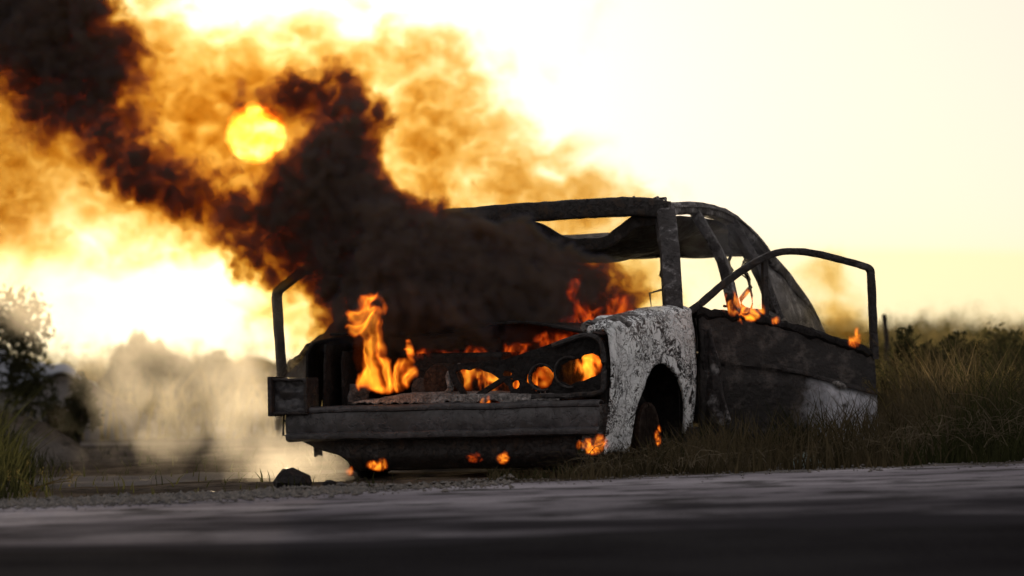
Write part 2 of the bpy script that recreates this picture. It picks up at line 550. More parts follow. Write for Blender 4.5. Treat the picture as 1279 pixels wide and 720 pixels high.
# bracket showing at the open bumper end
tube('bracket', [(-0.745, 0.02, 0.30), (-0.765, 0.02, 0.30), (-0.77, 0.02, 0.20), (-0.745, 0.02, 0.195)], 0.006, M['char'], bo)
tube('bracket', [(-0.767, 0.02, 0.265), (-0.75, 0.02, 0.262), (-0.75, 0.02, 0.245)], 0.005, M['char'], bo)

# corner lamp housing left hanging on the far wing
lh = link('corner_lamp_housing', mesh('corner_lamp_housing', *merge([
    box_data((-0.805, -0.045, 0.445), (-0.625, 0.10, 0.458)), box_data((-0.805, -0.045, 0.292), (-0.625, 0.10, 0.306)),
    box_data((-0.812, -0.06, 0.285), (-0.792, 0.10, 0.466)), box_data((-0.640, -0.05, 0.300), (-0.622, 0.10, 0.452))]), smooth=False), M['char'], car)
bevel(lh, 0.005)
vs, fs = grid(lambda a, t: Vector((-0.795 + 0.158 * a, -0.015, 0.304 + 0.143 * t)) + Vector((0, 0.02 * mn.noise(Vector((a * 4, t * 4, 1))), 0)), 16, 16)
link('lamp_back', mesh('lamp_back', vs, fs), M['bumper'], lh)

# ash covered lower cross member with a ragged lip
def ledge(s, t):
    x = -0.43 + 0.99 * s
    rag = 0.018 * mn.noise(Vector((x * 14, 0, 3))) + 0.012 * mn.noise(Vector((x * 40, 0, 9)))
    th = 0.034 * smoothstep(0, 0.3, s) * (1.0 - 0.25 * s)
    if t < 0.45:
        z = 0.338 + (th + 0.006) * (t / 0.45) + rag * (1 - t / 0.45)
        y = 0.012 + 0.02 * t
    else:
        z = 0.344 + th + 0.02 * (t - 0.45)
        y = 0.02 + 0.22 * (t - 0.45)
    p = Vector((x, y + 0.05 * (x / 0.75) ** 2 - 0.022, z))
    return p + dent(p, 0.006, 18)
vs, fs = grid(ledge, 90, 12)
solid(link('cross_member', mesh('cross_member', vs, fs), M['ash'], car), 0.008)

# lower valance curving under the nose
def val(s, t):
    x = -0.70 + 1.33 * s
    k = 0.42 * (1 - t)
    e = smoothstep(0, 0.16, s)
    z = 0.185 - 0.15 * t * (0.6 + 0.4 * e)
    x2 = x + 0.14 * t * t * (1 - e) * 1.0 + 0.12 * t * (1 - smoothstep(0, 0.3, s))
    y = -0.005 + 0.05 * (x / 0.75) ** 2 + 0.10 * t * t + 0.014 * sin(t * 7)
    p = Vector((x2, y, z + 0.010 * x))
    return p + dent(p, 0.008, 5)
vs, fs = grid(val, 70, 16)
solid(link('front_valance', mesh('front_valance', vs, [f[::-1] for f in fs]), M['char'], car), 0.008)

# bare metal foot of the fender below the lamps
vs, fs = grid(lambda a, t: Vector((0.66 + 0.09 * a + 0.03 * t, 0.03 + 0.10 * a, 0.12 + 0.20 * t)) + dent((a, t, 4), 0.012, 3), 8, 12)
solid(link('fender_foot', mesh('fender_foot', vs, fs), M['ash'], car), 0.008)

# curled and blistered metal at the head of the fender
for i, (x, y, z, r) in enumerate([(0.735, 0.08, 0.655, 0.030), (0.70, 0.10, 0.668, 0.022), (0.765, 0.12, 0.668, 0.024), (0.77, 0.22, 0.69, 0.020)]):
    pts = smooth_path([(x - 0.05, y, z - 0.012), (x - 0.02, y - 0.012, z + 0.010), (x + 0.02, y + 0.01, z + 0.006), (x + 0.045, y + 0.05, z - 0.02)], 4)
    tube('curled_edge', pts, [r * (0.5 + 0.6 * abs(mn.noise(Vector((k * 0.7, i, 3))))) for k in range(len(pts))], M['ash'] if i % 2 else M['peel'], car, n=9, jit=0.012)

# engine
def cyl(c, d, r, h, n=20, steps=((0, 1), (1, 1))):
    d = Vector(d).normalized(); c = Vector(c)
    return tube_data([c + d * h * a for a, _ in steps], [r * q for _, q in steps], n=n)
eng = link('engine', mesh('engine', *box_data((-0.22, 0.22, 0.22), (0.22, 0.95, 0.56)), smooth=False), M['soot'], car)
bevel(eng, 0.02)
link('pulley', mesh('pulley', *cyl((-0.04, 0.10, 0.43), (0, 1, 0), 0.085, 0.12, 24, ((0, 0.3), (0.02, 0.9), (0.2, 1), (0.35, 0.86), (0.5, 1), (0.8, 1), (1, 0.4)))), M['rust'], eng)
link('pulley', mesh('pulley', *cyl((-0.135, 0.12, 0.40), (0, 1, 0), 0.05, 0.10, 20, ((0, 0.4), (0.05, 1), (0.5, 0.8), (0.9, 1), (1, 0.4)))), M['char'], eng)
link('air_filter', mesh('air_filter', *cyl((-0.05, 0.50, 0.56), (0, 0, 1), 0.16, 0.07, 24, ((0, 0.9), (0.2, 1), (0.8, 1), (1, 0.9)))), M['char'], eng)
tube('hose', smooth_path([(0.06, 0.12, 0.50), (0.02, 0.07, 0.46), (0.03, 0.06, 0.40), (-0.01, 0.10, 0.37)]), 0.016, M['ash'], eng, jit=0.003)
vs, fs = grid(lambda a, t: Vector((-0.47 + 0.10 * a + 0.02 * t, 0.05, 0.335 + 0.09 * t)) + dent((a, t, 8), 0.01, 4), 6, 6)
solid(link('radiator_bracket', mesh('radiator_bracket', vs, fs), M['char'], car), 0.01)
for s in (1, -1):
    vs, fs = grid(lambda a, t: Vector((s * 0.52, 0.15 + 1.05 * a, 0.16 + 0.42 * t)) + dent((a * 2, t, s), 0.02, 3), 12, 8)
    solid(link('inner_wing', mesh('inner_wing', vs, fs), M['soot'], car), 0.01)

for s in (1, -1):
    vs, fs = grid(lambda a, t: Vector((s * 0.585, (0.48 if s > 0 else 0.08) + (0.78 if s > 0 else 1.18) * a, 0.20 + 0.41 * t)) + dent((a * 2, t, s + 5), 0.012, 3), 12, 8)
    solid(link('wheel_arch_liner', mesh('wheel_arch_liner', vs, fs), M['soot'], car), 0.01)
# buckled bonnet, its nose edge curled up by the heat
def hood(s, t):
    x = (-0.66 + 1.32 * s); L = 0.34 + 0.86 * t
    z = 0.675 + 0.055 * t - 0.03 * (x / 0.66) ** 2 + 0.02 * sin(x * 6) * (1 - t)
    p = Vector((x, L, z))
    return p + dent(p, 0.012, 4)
vs, fs = grid(hood, 30, 24)
solid(link('bonnet', mesh('bonnet', vs, fs), M['soot'], car), 0.012)
vs, fs = grid(lambda a, t: Vector((-0.72 + 1.44 * a, 1.22 + 0.03 * t, 0.15 + 0.56 * t)) + dent((a, t, 12), 0.01, 4), 20, 10)
solid(link('firewall', mesh('firewall', vs, fs), M['soot'], car), 0.012)
vs, fs = grid(lambda a, t: Vector((-0.70 + 1.40 * a, 1.26 + 0.34 * sin(t * 2.0), 0.56 + 0.20 * cos(t * 2.2 - 0.5) + 0.012 * mn.noise(Vector((a * 9, t * 3, 2))))), 30, 10)
solid(link('dashboard', mesh('dashboard', vs, fs), M['soot'], car), 0.015)
vs, fs = grid(lambda a, t: Vector((-0.70 + 1.40 * a, 1.2 + 2.8 * t, 0.13)), 4, 8)
solid(link('floor_pan', mesh('floor_pan', vs, fs), M['soot'], car), 0.015)

# greenhouse: pillars, rails, header and the sagged roof skin
PIL = {'front_pillar': [((0.715, 1.20, 0.72), (0.650, 1.36, 0.98), (0.548, 1.60, 1.215)), 0.044, 0.030],
       'middle_pillar': [((0.745, 2.06, 0.70), (0.680, 2.05, 0.98), (0.560, 2.02, 1.215)), 0.052, 0.025]}
for nm, (pts, a, bb) in PIL.items():
    for s in (1, -1):
        tube(nm, smooth_path([(s * x, y, z) for x, y, z in pts], 5), a, M['pillar'], car, ry=bb, n=16, jit=0.004)
for s in (1, -1):
    tube('pillar_flange', smooth_path([(s * 0.66, 1.235, 0.73), (s * 0.60, 1.39, 0.98), (s * 0.50, 1.60, 1.20)], 5), 0.010, M['char'], car, ry=0.012, n=8, jit=0.010)
    tube('pillar_flange', smooth_path([(s * 0.72, 2.12, 0.70), (s * 0.655, 2.11, 0.98), (s * 0.535, 2.08, 1.20)], 5), 0.012, M['soot'], car, ry=0.012, n=8, jit=0.012)
roofline = [(1.55, 1.218), (1.8, 1.232), (2.1, 1.236), (2.4, 1.215), (2.7, 1.145), (2.95, 1.035), (3.2, 0.91), (3.4, 0.79), (3.52, 0.69), (3.6, 0.60)]
def rail_x(L): return interp(L, [(1.5, 0.545), (2.4, 0.565), (3.0, 0.60), (3.4, 0.66), (3.6, 0.69)])
for s in (1, -1):
    tube('roof_rail', smooth_path([(s * rail_x(L), L, interp(L, roofline)) for L in (1.58, 1.8, 2.05, 2.3, 2.55, 2.8, 3.0, 3.2, 3.4, 3.52, 3.6)], 3), 0.036, M['pillar'], car, ry=0.030, n=16, jit=0.006)
    tube('rain_gutter', smooth_path([(s * (rail_x(L) + 0.036), L, interp(L, roofline) + 0.012) for L in (1.62, 1.8, 2.05, 2.3, 2.55, 2.8, 3.0)], 3), 0.007, M['ash'], car, ry=0.006, n=8, jit=0.006)
tube('rear_shelf', [(-0.66, 3.2, 0.66), (0, 3.22, 0.66), (0.66, 3.2, 0.66)], 0.05, M['soot'], car, ry=0.03, n=10)
# broad rear pillar panels, holed by the fire
for s in (1, -1):
    def rear(a, t):
        L0 = 2.66 + 0.16 * t; L1 = interp(t, [(0, 3.6), (0.3, 3.42), (0.6, 3.22), (0.85, 3.0), (1, 2.82)])
        L0 = interp(t, [(0, 3.02), (0.4, 2.88), (0.75, 2.70), (1, 2.55)])
        L = L0 + (L1 - L0) * a
        z = min(0.60 + 0.52 * t, interp(L, roofline))
        x = 0.735 - 0.15 * smoothstep(0, 1, t)
        p = Vector((s * x, L, z))
        return p + dent(p, 0.02, 5)
    vs, fs = grid(rear, 18, 18)
    if s < 0: fs = [f[::-1] for f in fs]
    o = link('rear_pillar', mesh('rear_pillar', vs, fs), M['pillar'], car)
    solid(o, 0.018)
# narrow door-frame post in front of the rear pillar
for s in (1, -1):
    tube('window_post', smooth_path([(s * 0.745, 2.72, 0.70), (s * 0.68, 2.62, 0.95), (s * 0.575, 2.50, 1.19)], 5), 0.034, M['pillar'], car, ry=0.02, n=10, jit=0.01)
tube('windscreen_header', smooth_path([(-0.56, 1.60, 1.20), (-0.38, 1.56, 1.212), (-0.15, 1.54, 1.222), (0.1, 1.54, 1.232), (0.3, 1.55, 1.238), (0.45, 1.575, 1.236), (0.56, 1.62, 1.215)], 6), 0.045, M['char'], car, ry=0.046, n=16, jit=0.005)
tube('rear_header', smooth_path([(-0.58, 2.9, 1.06), (0, 2.93, 1.05), (0.58, 2.9, 1.06)], 6), 0.04, M['char'], car, ry=0.03, n=10, jit=0.012)
def roof(s, t):
    x = -0.55 + 1.10 * s
    L = 1.60 + 1.32 * t
    rl = interp(L, roofline)
    side = 1 - (x / 0.56) ** 2
    sag = side ** 0.7 * (0.028 * smoothstep(0.6, 0.0, t) + 0.21 * sin(pi * min(1, t * 1.25 + 0.02)) ** 1.2)
    z = rl - 0.02 - sag + 0.010 * mn.noise(Vector((x * 5, L * 5, 1)))
    # along one stretch the skin has torn clear of the header
    tear = smoothstep(0.16, 0.0, t) * smoothstep(-0.12, 0.06, x) * smoothstep(0.40, 0.24, x)
    return Vector((x, L + 0.03 * tear, z - 0.085 * tear))
vs, fs = grid(roof, 44, 36)
solid(link('roof', mesh('roof', vs, fs), M['char'], car), 0.012)
# front lip of the dropped skin
tube('roof_lip', smooth_path([roof(i / 14, 0.0) + Vector((0, 0.0, -0.012)) for i in range(15)], 3), 0.012, M['char'], car, ry=0.030, n=10, jit=0.006)
# ragged seam trim along the roof top
for i in range(9):
    L = 1.6 + 0.05 * i
    x = 0.30 + 0.02 * i
    pts = [(0.22 + 0.035 * i, 1.57 + 0.01 * i, 1.262 + 0.012 * random.random()), (0.25 + 0.035 * i, 1.575 + 0.01 * i, 1.268 + 0.014 * random.random()), (0.28 + 0.035 * i, 1.58, 1.258)]
    tube('seam_flake', pts, 0.008, M['char'], car, jit=0.006, n=6)

# cables and strips hanging in the cabin
for x, L, z0, z1, r in [(0.42, 1.95, 1.17, 0.72, 0.006), (0.16, 2.9, 1.02, 0.75, 0.010), (0.56, 2.55, 1.15, 0.78, 0.008), (0.50, 3.0, 1.02, 0.75, 0.009),
                        (-0.25, 1.62, 1.14, 0.86, 0.009), (0.62, 2.62, 1.1, 0.74, 0.005)]:
    pts = [Vector((x + 0.05 * mn.noise(Vector((x * 9, z0 + k * 0.9, 1))), L, z0 + (z1 - z0) * k / 9)) for k in range(10)]
    tube('hanging_strip', pts, [r * random.uniform(0.6, 1.5) for _ in pts], M['soot'], car, n=6, jit=0.006)

# burnt seat frames
def seat(name, x, L, mat):
    o = tube(name, smooth_path([(x - 0.2, L, 0.25), (x - 0.21, L + 0.04, 0.55), (x - 0.17, L + 0.12, 0.70), (x, L + 0.14, 0.73), (x + 0.17, L + 0.12, 0.70), (x + 0.21, L + 0.04, 0.55), (x + 0.2, L, 0.25)], 5), 0.014, mat, car, n=8)
    tube('headrest_frame', [(x - 0.06, L + 0.13, 0.70), (x - 0.075, L + 0.13, 0.835), (x - 0.02, L + 0.14, 0.85), (x + 0.07, L + 0.13, 0.845), (x + 0.08, L + 0.13, 0.80), (x + 0.07, L + 0.13, 0.70)], 0.006, mat, o, n=6)
    for k in range(5):
        z = 0.36 + 0.10 * k
        tube('seat_spring', smooth_path([(x - 0.2, L + 0.02 + 0.02 * k, z), (x, L + 0.04 + 0.02 * k, z - 0.02), (x + 0.2, L + 0.02 + 0.02 * k, z)], 4), 0.004, mat, o, n=5)
    vs, fs = grid(lambda a, t: Vector((x - 0.2 + 0.4 * a, L - 0.45 + 0.45 * t, 0.30 + 0.03 * mn.noise(Vector((a * 5, t * 5, x))))), 8, 8)
    solid(link('seat_pan', mesh('seat_pan', vs, fs), mat, o), 0.02)
seat('seat_frame', 0.36, 2.0, M['soot']); seat('seat_frame', -0.36, 2.0, M['soot'])
def circ_path(c, r, nrm, k=22):
    q = Vector((0, 0, 1)).rotation_difference(Vector(nrm).normalized())
    return [Vector(c) + q @ Vector((r * cos(2 * pi * i / k), r * sin(2 * pi * i / k), 0)) for i in range(k + 1)]
sw = tube('steering_wheel', circ_path((0.36, 1.60, 0.62), 0.165, (0, 1, 0.6)), 0.009, M['soot'], car, n=6)
tube('steering_column', [(0.36, 1.60, 0.62), (0.36, 1.3, 0.5)], 0.018, M['soot'], sw, n=8)
tube('spoke', [(0.20, 1.60, 0.62), (0.52, 1.60, 0.62)], 0.008, M['soot'], sw, n=6)

# boot
def boot(s, t):
    p = Vector((-0.68 + 1.36 * s, 3.45 + 0.65 * t, 0.62 - 0.06 * t))
    return p + dent(p, 0.012, 4)
vs, fs = grid(boot, 16, 10)
solid(link('boot_lid', mesh('boot_lid', vs, fs), M['char'], car), 0.012)
vs, fs = grid(lambda a, t: Vector((-0.73 + 1.46 * a, 4.10 + 0.03 * sin(pi * t), 0.18 + 0.36 * t)) + dent((a, t, 21), 0.01, 3), 16, 8)
solid(link('tail_panel', mesh('tail_panel', vs, fs), M['char'], car), 0.012)

# wheels: bare steel rims with collapsed tyre remains
def wheel(x, L, s):
    o = link('wheel', mesh('wheel', *cyl((x - s * 0.07, L, 0.165), (s, 0, 0), 0.155, 0.15, 28, ((0, 0.9), (0, 1.0), (0.12, 1.0), (0.25, 0.88), (0.75, 0.88), (0.9, 1.0), (1, 1.0), (1, 0.9), (0.8, 0.78), (0.72, 0.5), (0.85, 0.3), (0.85, 0.12), (0.8, 0.02)))), M['rust'], car)
    pts = circ_path((x, L, 0.165), 0.185, (s, 0, 0), 28)
    for p in pts:
        p.z = max(p.z, 0.012 + 0.01 * random.random())
    tube('tyre', pts, [0.022 + 0.022 * abs(mn.noise(p * 7)) for p in pts], M['soot'], o, n=10, jit=0.014, up=Vector((1, 0, 0)))
for s in (1, -1):
    wheel(s * 0.64, 0.80, s); wheel(s * 0.64, 3.25, s)

# door skin: paint survives only low down at the outer end
m, n, b, v = base('scorched_door_skin', 0.6, 0.35)
sx = n.new('ShaderNodeSeparateXYZ'); n.put(sx.inputs[0], v)
nz = n.math('SUBTRACT', n.noise(v, 6, 6, 0.65), 0.5)
fn_ = n.math('SUBTRACT', n.noise(v, 26, 5, 0.65), 0.5)
along = n.math('MULTIPLY_ADD', nz, 0.30, sx.outputs[1])
drop = n.math('ADD', sx.outputs[2], n.math('MULTIPLY', n.math('SUBTRACT', sx.outputs[1], 0.5), 0.29))
paint = n.math('MULTIPLY', n.maprange(along, 0.52, 0.66), n.maprange(n.math('MULTIPLY_ADD', nz, 0.04, drop), 0.455, 0.425))
paint = n.math('MULTIPLY', paint, n.maprange(n.math('ADD', nz, fn_), 0.30, 0.16))
dark = n.mix(n.maprange(n.noise(v, 9, 7, 0.7), 0.5, 0.66), rgb(0.014, 0.012, 0.012), rgb(0.075, 0.065, 0.06))
dark = n.mix(n.maprange(fn_, 0.08, 0.2), dark, rgb(0.012, 0.010, 0.010))
white = n.mix(n.maprange(fn_, -0.05, 0.25), rgb(0.52, 0.54, 0.60), rgb(0.22, 0.22, 0.24))
n.put(b.inputs['Base Color'], n.mix(paint, dark, white))
bump(n, b, n.math('ADD', n.math('MULTIPLY', fn_, 0.7), nz), 0.02, 0.8)
M['door'] = m
# ---- front doors, dropped on their hinges
def build_door(s, loc, ang, skin, low, tilt=0.0):
    """door along +y of its own frame, outer skin towards +x"""
    X = lambda p: Vector((s * p[0], p[1], p[2]))
    belt_z = [(0, 0.735), (0.1, 0.722), (0.36, 0.685), (0.62, 0.61), (0.885, 0.525)]
    bot_z = [(0, low), (0.45, low - 0.01), (0.885, low - 0.03)]
    mould = [(0, 0.50), (0.5, 0.435), (0.885, 0.325)]
    def body(a, t):
        u = 0.02 + 0.865 * a
        lo, hi, mz = interp(u, bot_z), interp(u, belt_z), interp(u, mould)
        z = lo + (mz - lo) * t / 0.5 if t < 0.5 else mz + (hi - mz) * (t - 0.5) / 0.5
        x = 0.012 + 0.022 * sin(pi * t) - (0.012 if 0.46 < t < 0.52 else 0)
        p = Vector((x, u, z))
        return X(p + dent(p, 0.010, 5) + dent(p, 0.003, 22))
    vs, fs = grid(body, 40, 32)
    if s < 0: fs = [f[::-1] for f in fs]
    me = mesh('front_door', vs, fs)
    o = link('front_door', me, skin, car, loc, (tilt, 0, ang))
    solid(o, 0.035)
    frame = [(0.0, -0.02, 0.735), (0, 0.06, 0.79), (0, 0.142, 0.858), (0, 0.25, 0.93), (0, 0.353, 0.985), (0, 0.43, 1.008), (0, 0.52, 1.010), (0, 0.62, 0.995), (0, 0.74, 0.966), (0, 0.835, 0.940), (0, 0.868, 0.922), (0, 0.876, 0.88), (0, 0.880, 0.75), (0, 0.885, 0.50)]
    wf = tube('window_frame', smooth_path([X(p) for p in frame], 4), 0.016, M['char'], o, ry=0.024, n=12, jit=0.003, up=Vector((1, 0, 0)))
    tube('vent_strut', [X((0, 0.353, 0.975)), X((0.003, 0.350, 0.83)), X((0, 0.352, 0.66))], 0.013, M['char'], wf, ry=0.018, n=10, jit=0.003, up=Vector((1, 0, 0)))
    # charred trim heaped on the sill of the window
    pts = [X((0.0 + 0.01 * mn.noise(Vector((u * 20, 1, 1))), u, interp(u, belt_z) + 0.012 * mn.noise(Vector((u * 30, 5, 1))))) for u in [0.01 + 0.86 * i / 40 for i in range(41)]]
    tube('window_sill', pts, [0.020 + 0.018 * abs(mn.noise(p * 17)) for p in pts], M['soot'], o, n=8, jit=0.012)
    pts = [X((0.036, u, interp(u, mould) + 0.012)) for u in [0.42 + 0.465 * i / 10 for i in range(11)]]
    tube('side_moulding', pts, 0.006, M['char'], o, ry=0.010, n=8, jit=0.002)
    if s > 0:
        vs, fs = grid(lambda a, t: X(Vector((0.040 + 0.012 * sin(pi * a) * sin(pi * t), 0.66 + 0.075 * a, 0.395 - 0.025 * a + 0.035 * (t - 0.5) * sin(pi * (0.1 + 0.8 * a))))), 10, 6)
        link('door_handle', mesh('door_handle', vs, fs), M['ash'], o)
    return o
build_door(1, (0.765, 1.34, 0.0), -radians(55), M['door'], 0.13)
build_door(-1, (-0.765, 1.34, 0.06), radians(55), M['char'], 0.40, -radians(7))
# torn inner wing strip dangling in the open door gap
vs, fs = grid(lambda a, t: Vector((0.80 + 0.05 * a + 0.10 * (1 - t) * a, 1.345 - 0.03 * a, 0.20 + 0.45 * t)) + dent((a, t, 31), 0.02, 3), 6, 14)
solid(link('torn_panel', mesh('torn_panel', vs, fs), M['pillar'], car), 0.008)

# ------------------------------------------------------------------ plants, stones and litter
def leafy(name, c0, c1, scale=3.0, trans=0.45):
    m = bpy.data.materials.new(name); m.use_nodes = True
    t = m.node_tree; t.nodes.clear(); n = Nodes(t)
    v = n.new('ShaderNodeTexCoord').outputs['Object']
    c = n.mix(n.maprange(n.noise(v, scale, 4, 0.6), 0.38, 0.62), rgb(*c0), rgb(*c1))
    d = n.new('ShaderNodeBsdfDiffuse'); n.put(d.inputs[0], c)
    tr = n.new('ShaderNodeBsdfTranslucent'); n.put(tr.inputs[0], c)
    mx = n.new('ShaderNodeMixShader'); mx.inputs[0].default_value = trans
    t.links.new(d.outputs[0], mx.inputs[1]); t.links.new(tr.outputs[0], mx.inputs[2])
    t.links.new(mx.outputs[0], n.new('ShaderNodeOutputMaterial').inputs[0])
    return m
M['straw'] = leafy('dry_grass', (0.035, 0.03, 0.016), (0.12, 0.095, 0.055), 2.2)
M['green'] = leafy('green_grass', (0.022, 0.026, 0.011), (0.05, 0.052, 0.022), 2.0)
M['scrub'] = leafy('scrub_leaf', (0.04, 0.045, 0.018), (0.10, 0.085, 0.04), 1.2)
M['field'] = leafy('field_grass', (0.12, 0.10, 0.04), (0.24, 0.185, 0.08), 0.4, 0.55)
M['dark_leaf'] = leafy('dark_leaf', (0.02, 0.022, 0.012), (0.045, 0.045, 0.022), 2.0, 0.3)
M['dead'] = leafy('dead_stem', (0.06, 0.05, 0.033), (0.17, 0.14, 0.095), 3.0, 0.35)
M['bark'] = mat_char('bark', (0.05, 0.04, 0.03), (0.09, 0.075, 0.06), 20, 0.5)

def blades(spec, seed):
    """spec: list of (x, y, height, width); bent three-sided blades"""
    rnd = random.Random(seed)
    vs, fs = [], []
    for x, y, h, wd in spec:
        z = zg(x, y) - 0.01
        a = rnd.uniform(0, 2 * pi); lean = rnd.uniform(0.1, 0.9) * h; b2 = rnd.uniform(0, 2 * pi)
        dx, dy = cos(a) * wd * 0.5, sin(a) * wd * 0.5
        lx, ly = cos(b2) * lean, sin(b2) * lean
        k = len(vs)
        vs += [(x - dx, y - dy, z), (x + dx, y + dy, z),
               (x - dx * 0.8 + lx * 0.3, y - dy * 0.8 + ly * 0.3, z + h * 0.55), (x + dx * 0.8 + lx * 0.3, y + dy * 0.8 + ly * 0.3, z + h * 0.55),
               (x + lx, y + ly, z + h * (0.95 + 0.1 * rnd.random()))]
        fs += [(k, k + 1, k + 3, k + 2), (k + 2, k + 3, k + 4)]
    return vs, fs

def in_car(x, y, grow=0.0):
    dx, dy = x + 0.318, y - 25.0
    lx = dx * cos(TH) - dy * sin(TH); ly = dx * sin(TH) + dy * cos(TH)
    return abs(lx) < 0.72 + grow and -0.05 - grow < ly < 4.1

rnd = random.Random(3)
sp, gsp = [], []
while len(sp) < 24000:                               # verge on the right, tallest away from the car
    x = rnd.uniform(-0.1, 5.5); y = rnd.uniform(23.0, 33.0)
    e = edge_y(x)
    if y < e + 0.05 or in_car(x, y): continue
    clump = 0.5 + 0.5 * fbm((x, y, 1.0), 2.2, 3)
    if rnd.random() > 0.25 + clump * smoothstep(0, 0.5, y - e): continue
    tall = 0.06 + 0.12 * smoothstep(0.0, 0.9, x) + 0.07 * smoothstep(0.8, 1.2, x) * smoothstep(0.3, 1.0, y - e) + 0.16 * smoothstep(1.3, 2.3, x) * smoothstep(0.3, 1.6, y - e)
    h = tall * rnd.uniform(0.4, 1.25) * (0.55 + 0.9 * clump)
    (gsp if fbm((x, y, 5.0), 0.9, 2) > 0.12 else sp).append((x, y, h, rnd.uniform(0.004, 0.009)))
tag(link('dry_grass', mesh('dry_grass', *blades(sp, 1)), M['straw']), 'dry straw coloured grass on the verge', kind='stuff')
tag(link('green_grass', mesh('green_grass', *blades(gsp, 2)), M['green']), 'low green grass on the verge', kind='stuff')
vs, fs = [], []
for _ in range(9000):                                # dead stems bent over and tangled through the verge
    x = rnd.uniform(0.2, 4.5); y = rnd.uniform(23.4, 30.5)
    e = edge_y(x)
    if y < e + 0.15 or in_car(x, y): continue
    if fbm((x, y, 8.0), 1.4, 3) < -0.15: continue
    L = rnd.uniform(0.08, 0.22) + 0.22 * smoothstep(1.2, 2.4, x) * rnd.random()
    az = rnd.uniform(0, 2 * pi); up = rnd.uniform(0.5, 1.3); curl = rnd.uniform(-1.8, 1.8)
    p = Vector((x, y, zg(x, y) + 0.03 + 0.12 * rnd.random() * smoothstep(0.8, 2.2, x))); wd = rnd.uniform(0.0008, 0.0019)
    k = len(vs)
    for i in range(5):
        sd_ = Vector((-sin(az), cos(az), 0)) * wd + Vector((0, 0, wd * 0.6))
        vs += [p - sd_, p + sd_]
        el = up - 0.42 * i * rnd.uniform(0.5, 1.4)
        p = p + Vector((cos(az) * cos(el), sin(az) * cos(el), sin(el))) * (L / 4)
        az += curl * 0.25
    for i in range(4): fs.append((k + 2 * i, k + 2 * i + 1, k + 2 * i + 3, k + 2 * i + 2))
tag(link('dead_stems', mesh('dead_stems', vs, fs), M['dead']), 'dead tangled stems bent through the verge grass', kind='stuff')
sp = []
while len(sp) < 12000:                               # left verge: dark tall grass at the side, sparse seedlings by the road
    x = rnd.uniform(-6, -0.4); y = rnd.uniform(22.0, 34.0)
    e = edge_y(x)
    if y < e + 0.03 or in_car(x, y): continue
    side = smoothstep(-1.95, -2.45, x / (y / 25.0))
    if rnd.random() > 0.07 + side: continue
    h = 0.03 + 0.05 * rnd.random() + side * rnd.uniform(0.15, 0.45)
    sp.append((x, y, h, rnd.uniform(0.004, 0.010)))
tag(link('dark_grass', mesh('dark_grass', *blades(sp, 3)), M['green']), 'dark tall grass left of the wreck', kind='stuff')
sp = []
while len(sp) < 26000:                               # open field to the skyline
    y = 36 + 90 * rnd.random() ** 1.6
    x = rnd.uniform(-0.14, 0.16) * y + rnd.uniform(-2, 2)
    if x / y < 0.045 and rnd.random() < 0.75: continue
    cl = fbm((x, y * 0.5, 9.0), 0.55, 3)
    h = (0.42 + 0.62 * smoothstep(42, 80, y)) * rnd.uniform(0.4, 1.0) * (1 + 0.5 * cl)
    sp.append((x, y, h, rnd.uniform(0.010, 0.022)))
tag(link('field_grass', mesh('field_grass', *blades(sp, 4)), M['field']), 'tall golden grass of the field on the skyline', kind='stuff')

def leaves(clumps, count, size, seed):
    rn = random.Random(seed)
    tot = sum(r[0] * r[2] for _, r in clumps)
    vs, fs = [], []
    for c, r in clumps:
        for _ in range(int(count * r[0] * r[2] / tot)):
            d = Vector((rn.gauss(0, 1), rn.gauss(0, 1), rn.gauss(0, 1))).normalized() * (rn.random() ** 0.45)
            p = Vector(c) + Vector((d.x * r[0], d.y * r[1], d.z * r[2])) + mn.noise_vector(Vector(c) + d * 2) * 0.25 * r[0]
            a = Vector((rn.uniform(-1, 1), rn.uniform(-1, 1), rn.uniform(-1, 1))).normalized()
            b_ = a.orthogonal().normalized()
            s = size * rn.uniform(0.5, 1.3)
            k = len(vs)
            vs += [p - a * s, p + b_ * s * 0.42, p + a * s, p - b_ * s * 0.42]
            fs.append((k, k + 1, k + 2, k + 3))
    return vs, fs

def shrub(label, px0, px1, ptop, D, mat, seed, count=2600, size=0.022, cat='shrub', group='shrubs scattered round the wreck'):
    rn = random.Random(seed)
    a, b_ = at(px0, ptop, D), at(px1, ptop, D)
    cx = (a.x + b_.x) / 2; wid = (b_.x - a.x) / 2
    z0 = zg(cx, D); h = a.z - z0
    root = empty('shrub', (cx, D, z0))
    tag(root, label, cat, group)
    cl = []
    for i in range(15):
        q = rn.uniform(-0.8, 0.8)
        hh = h * (1 - 0.45 * q * q) * (rn.uniform(0.5, 0.92) if i % 2 else rn.uniform(0.12, 0.5))
        r = wid * rn.uniform(0.28, 0.5)
        cl.append((Vector((q * wid, rn.uniform(-0.5, 0.5) * wid, hh)), Vector((r, r, max(h * 0.2, min(r * 0.8, h * 0.32))))))
    link('crown', mesh('crown', *leaves(cl, count, size, seed)), mat, root)
    parts = []
    for c, r in cl[:7]:
        parts.append(tube_data(smooth_path([(c.x * 0.15, c.y * 0.15, -0.02), (c.x * 0.6, c.y * 0.6, c.z * 0.5), tuple(c)], 3), [0.014, 0.012, 0.011, 0.01, 0.008, 0.006, 0.005], n=5))
    link('stem', mesh('stem', *merge(parts)), M['bark'], root)
    return root
shrub('dark bushy shrub rising behind the pale sheet', -90, 66, 346, 36.0, M['dark_leaf'], 1, 4200, 0.03)
shrub('ragged dark shrub crowning the pointed earth heap', 128, 232, 416, 46.5, M['dark_leaf'], 7, 3600, 0.028)
shrub('low dark shrub on the long earth heap near the car', 225, 345, 440, 45.5, M['dark_leaf'], 8, 3600, 0.028)
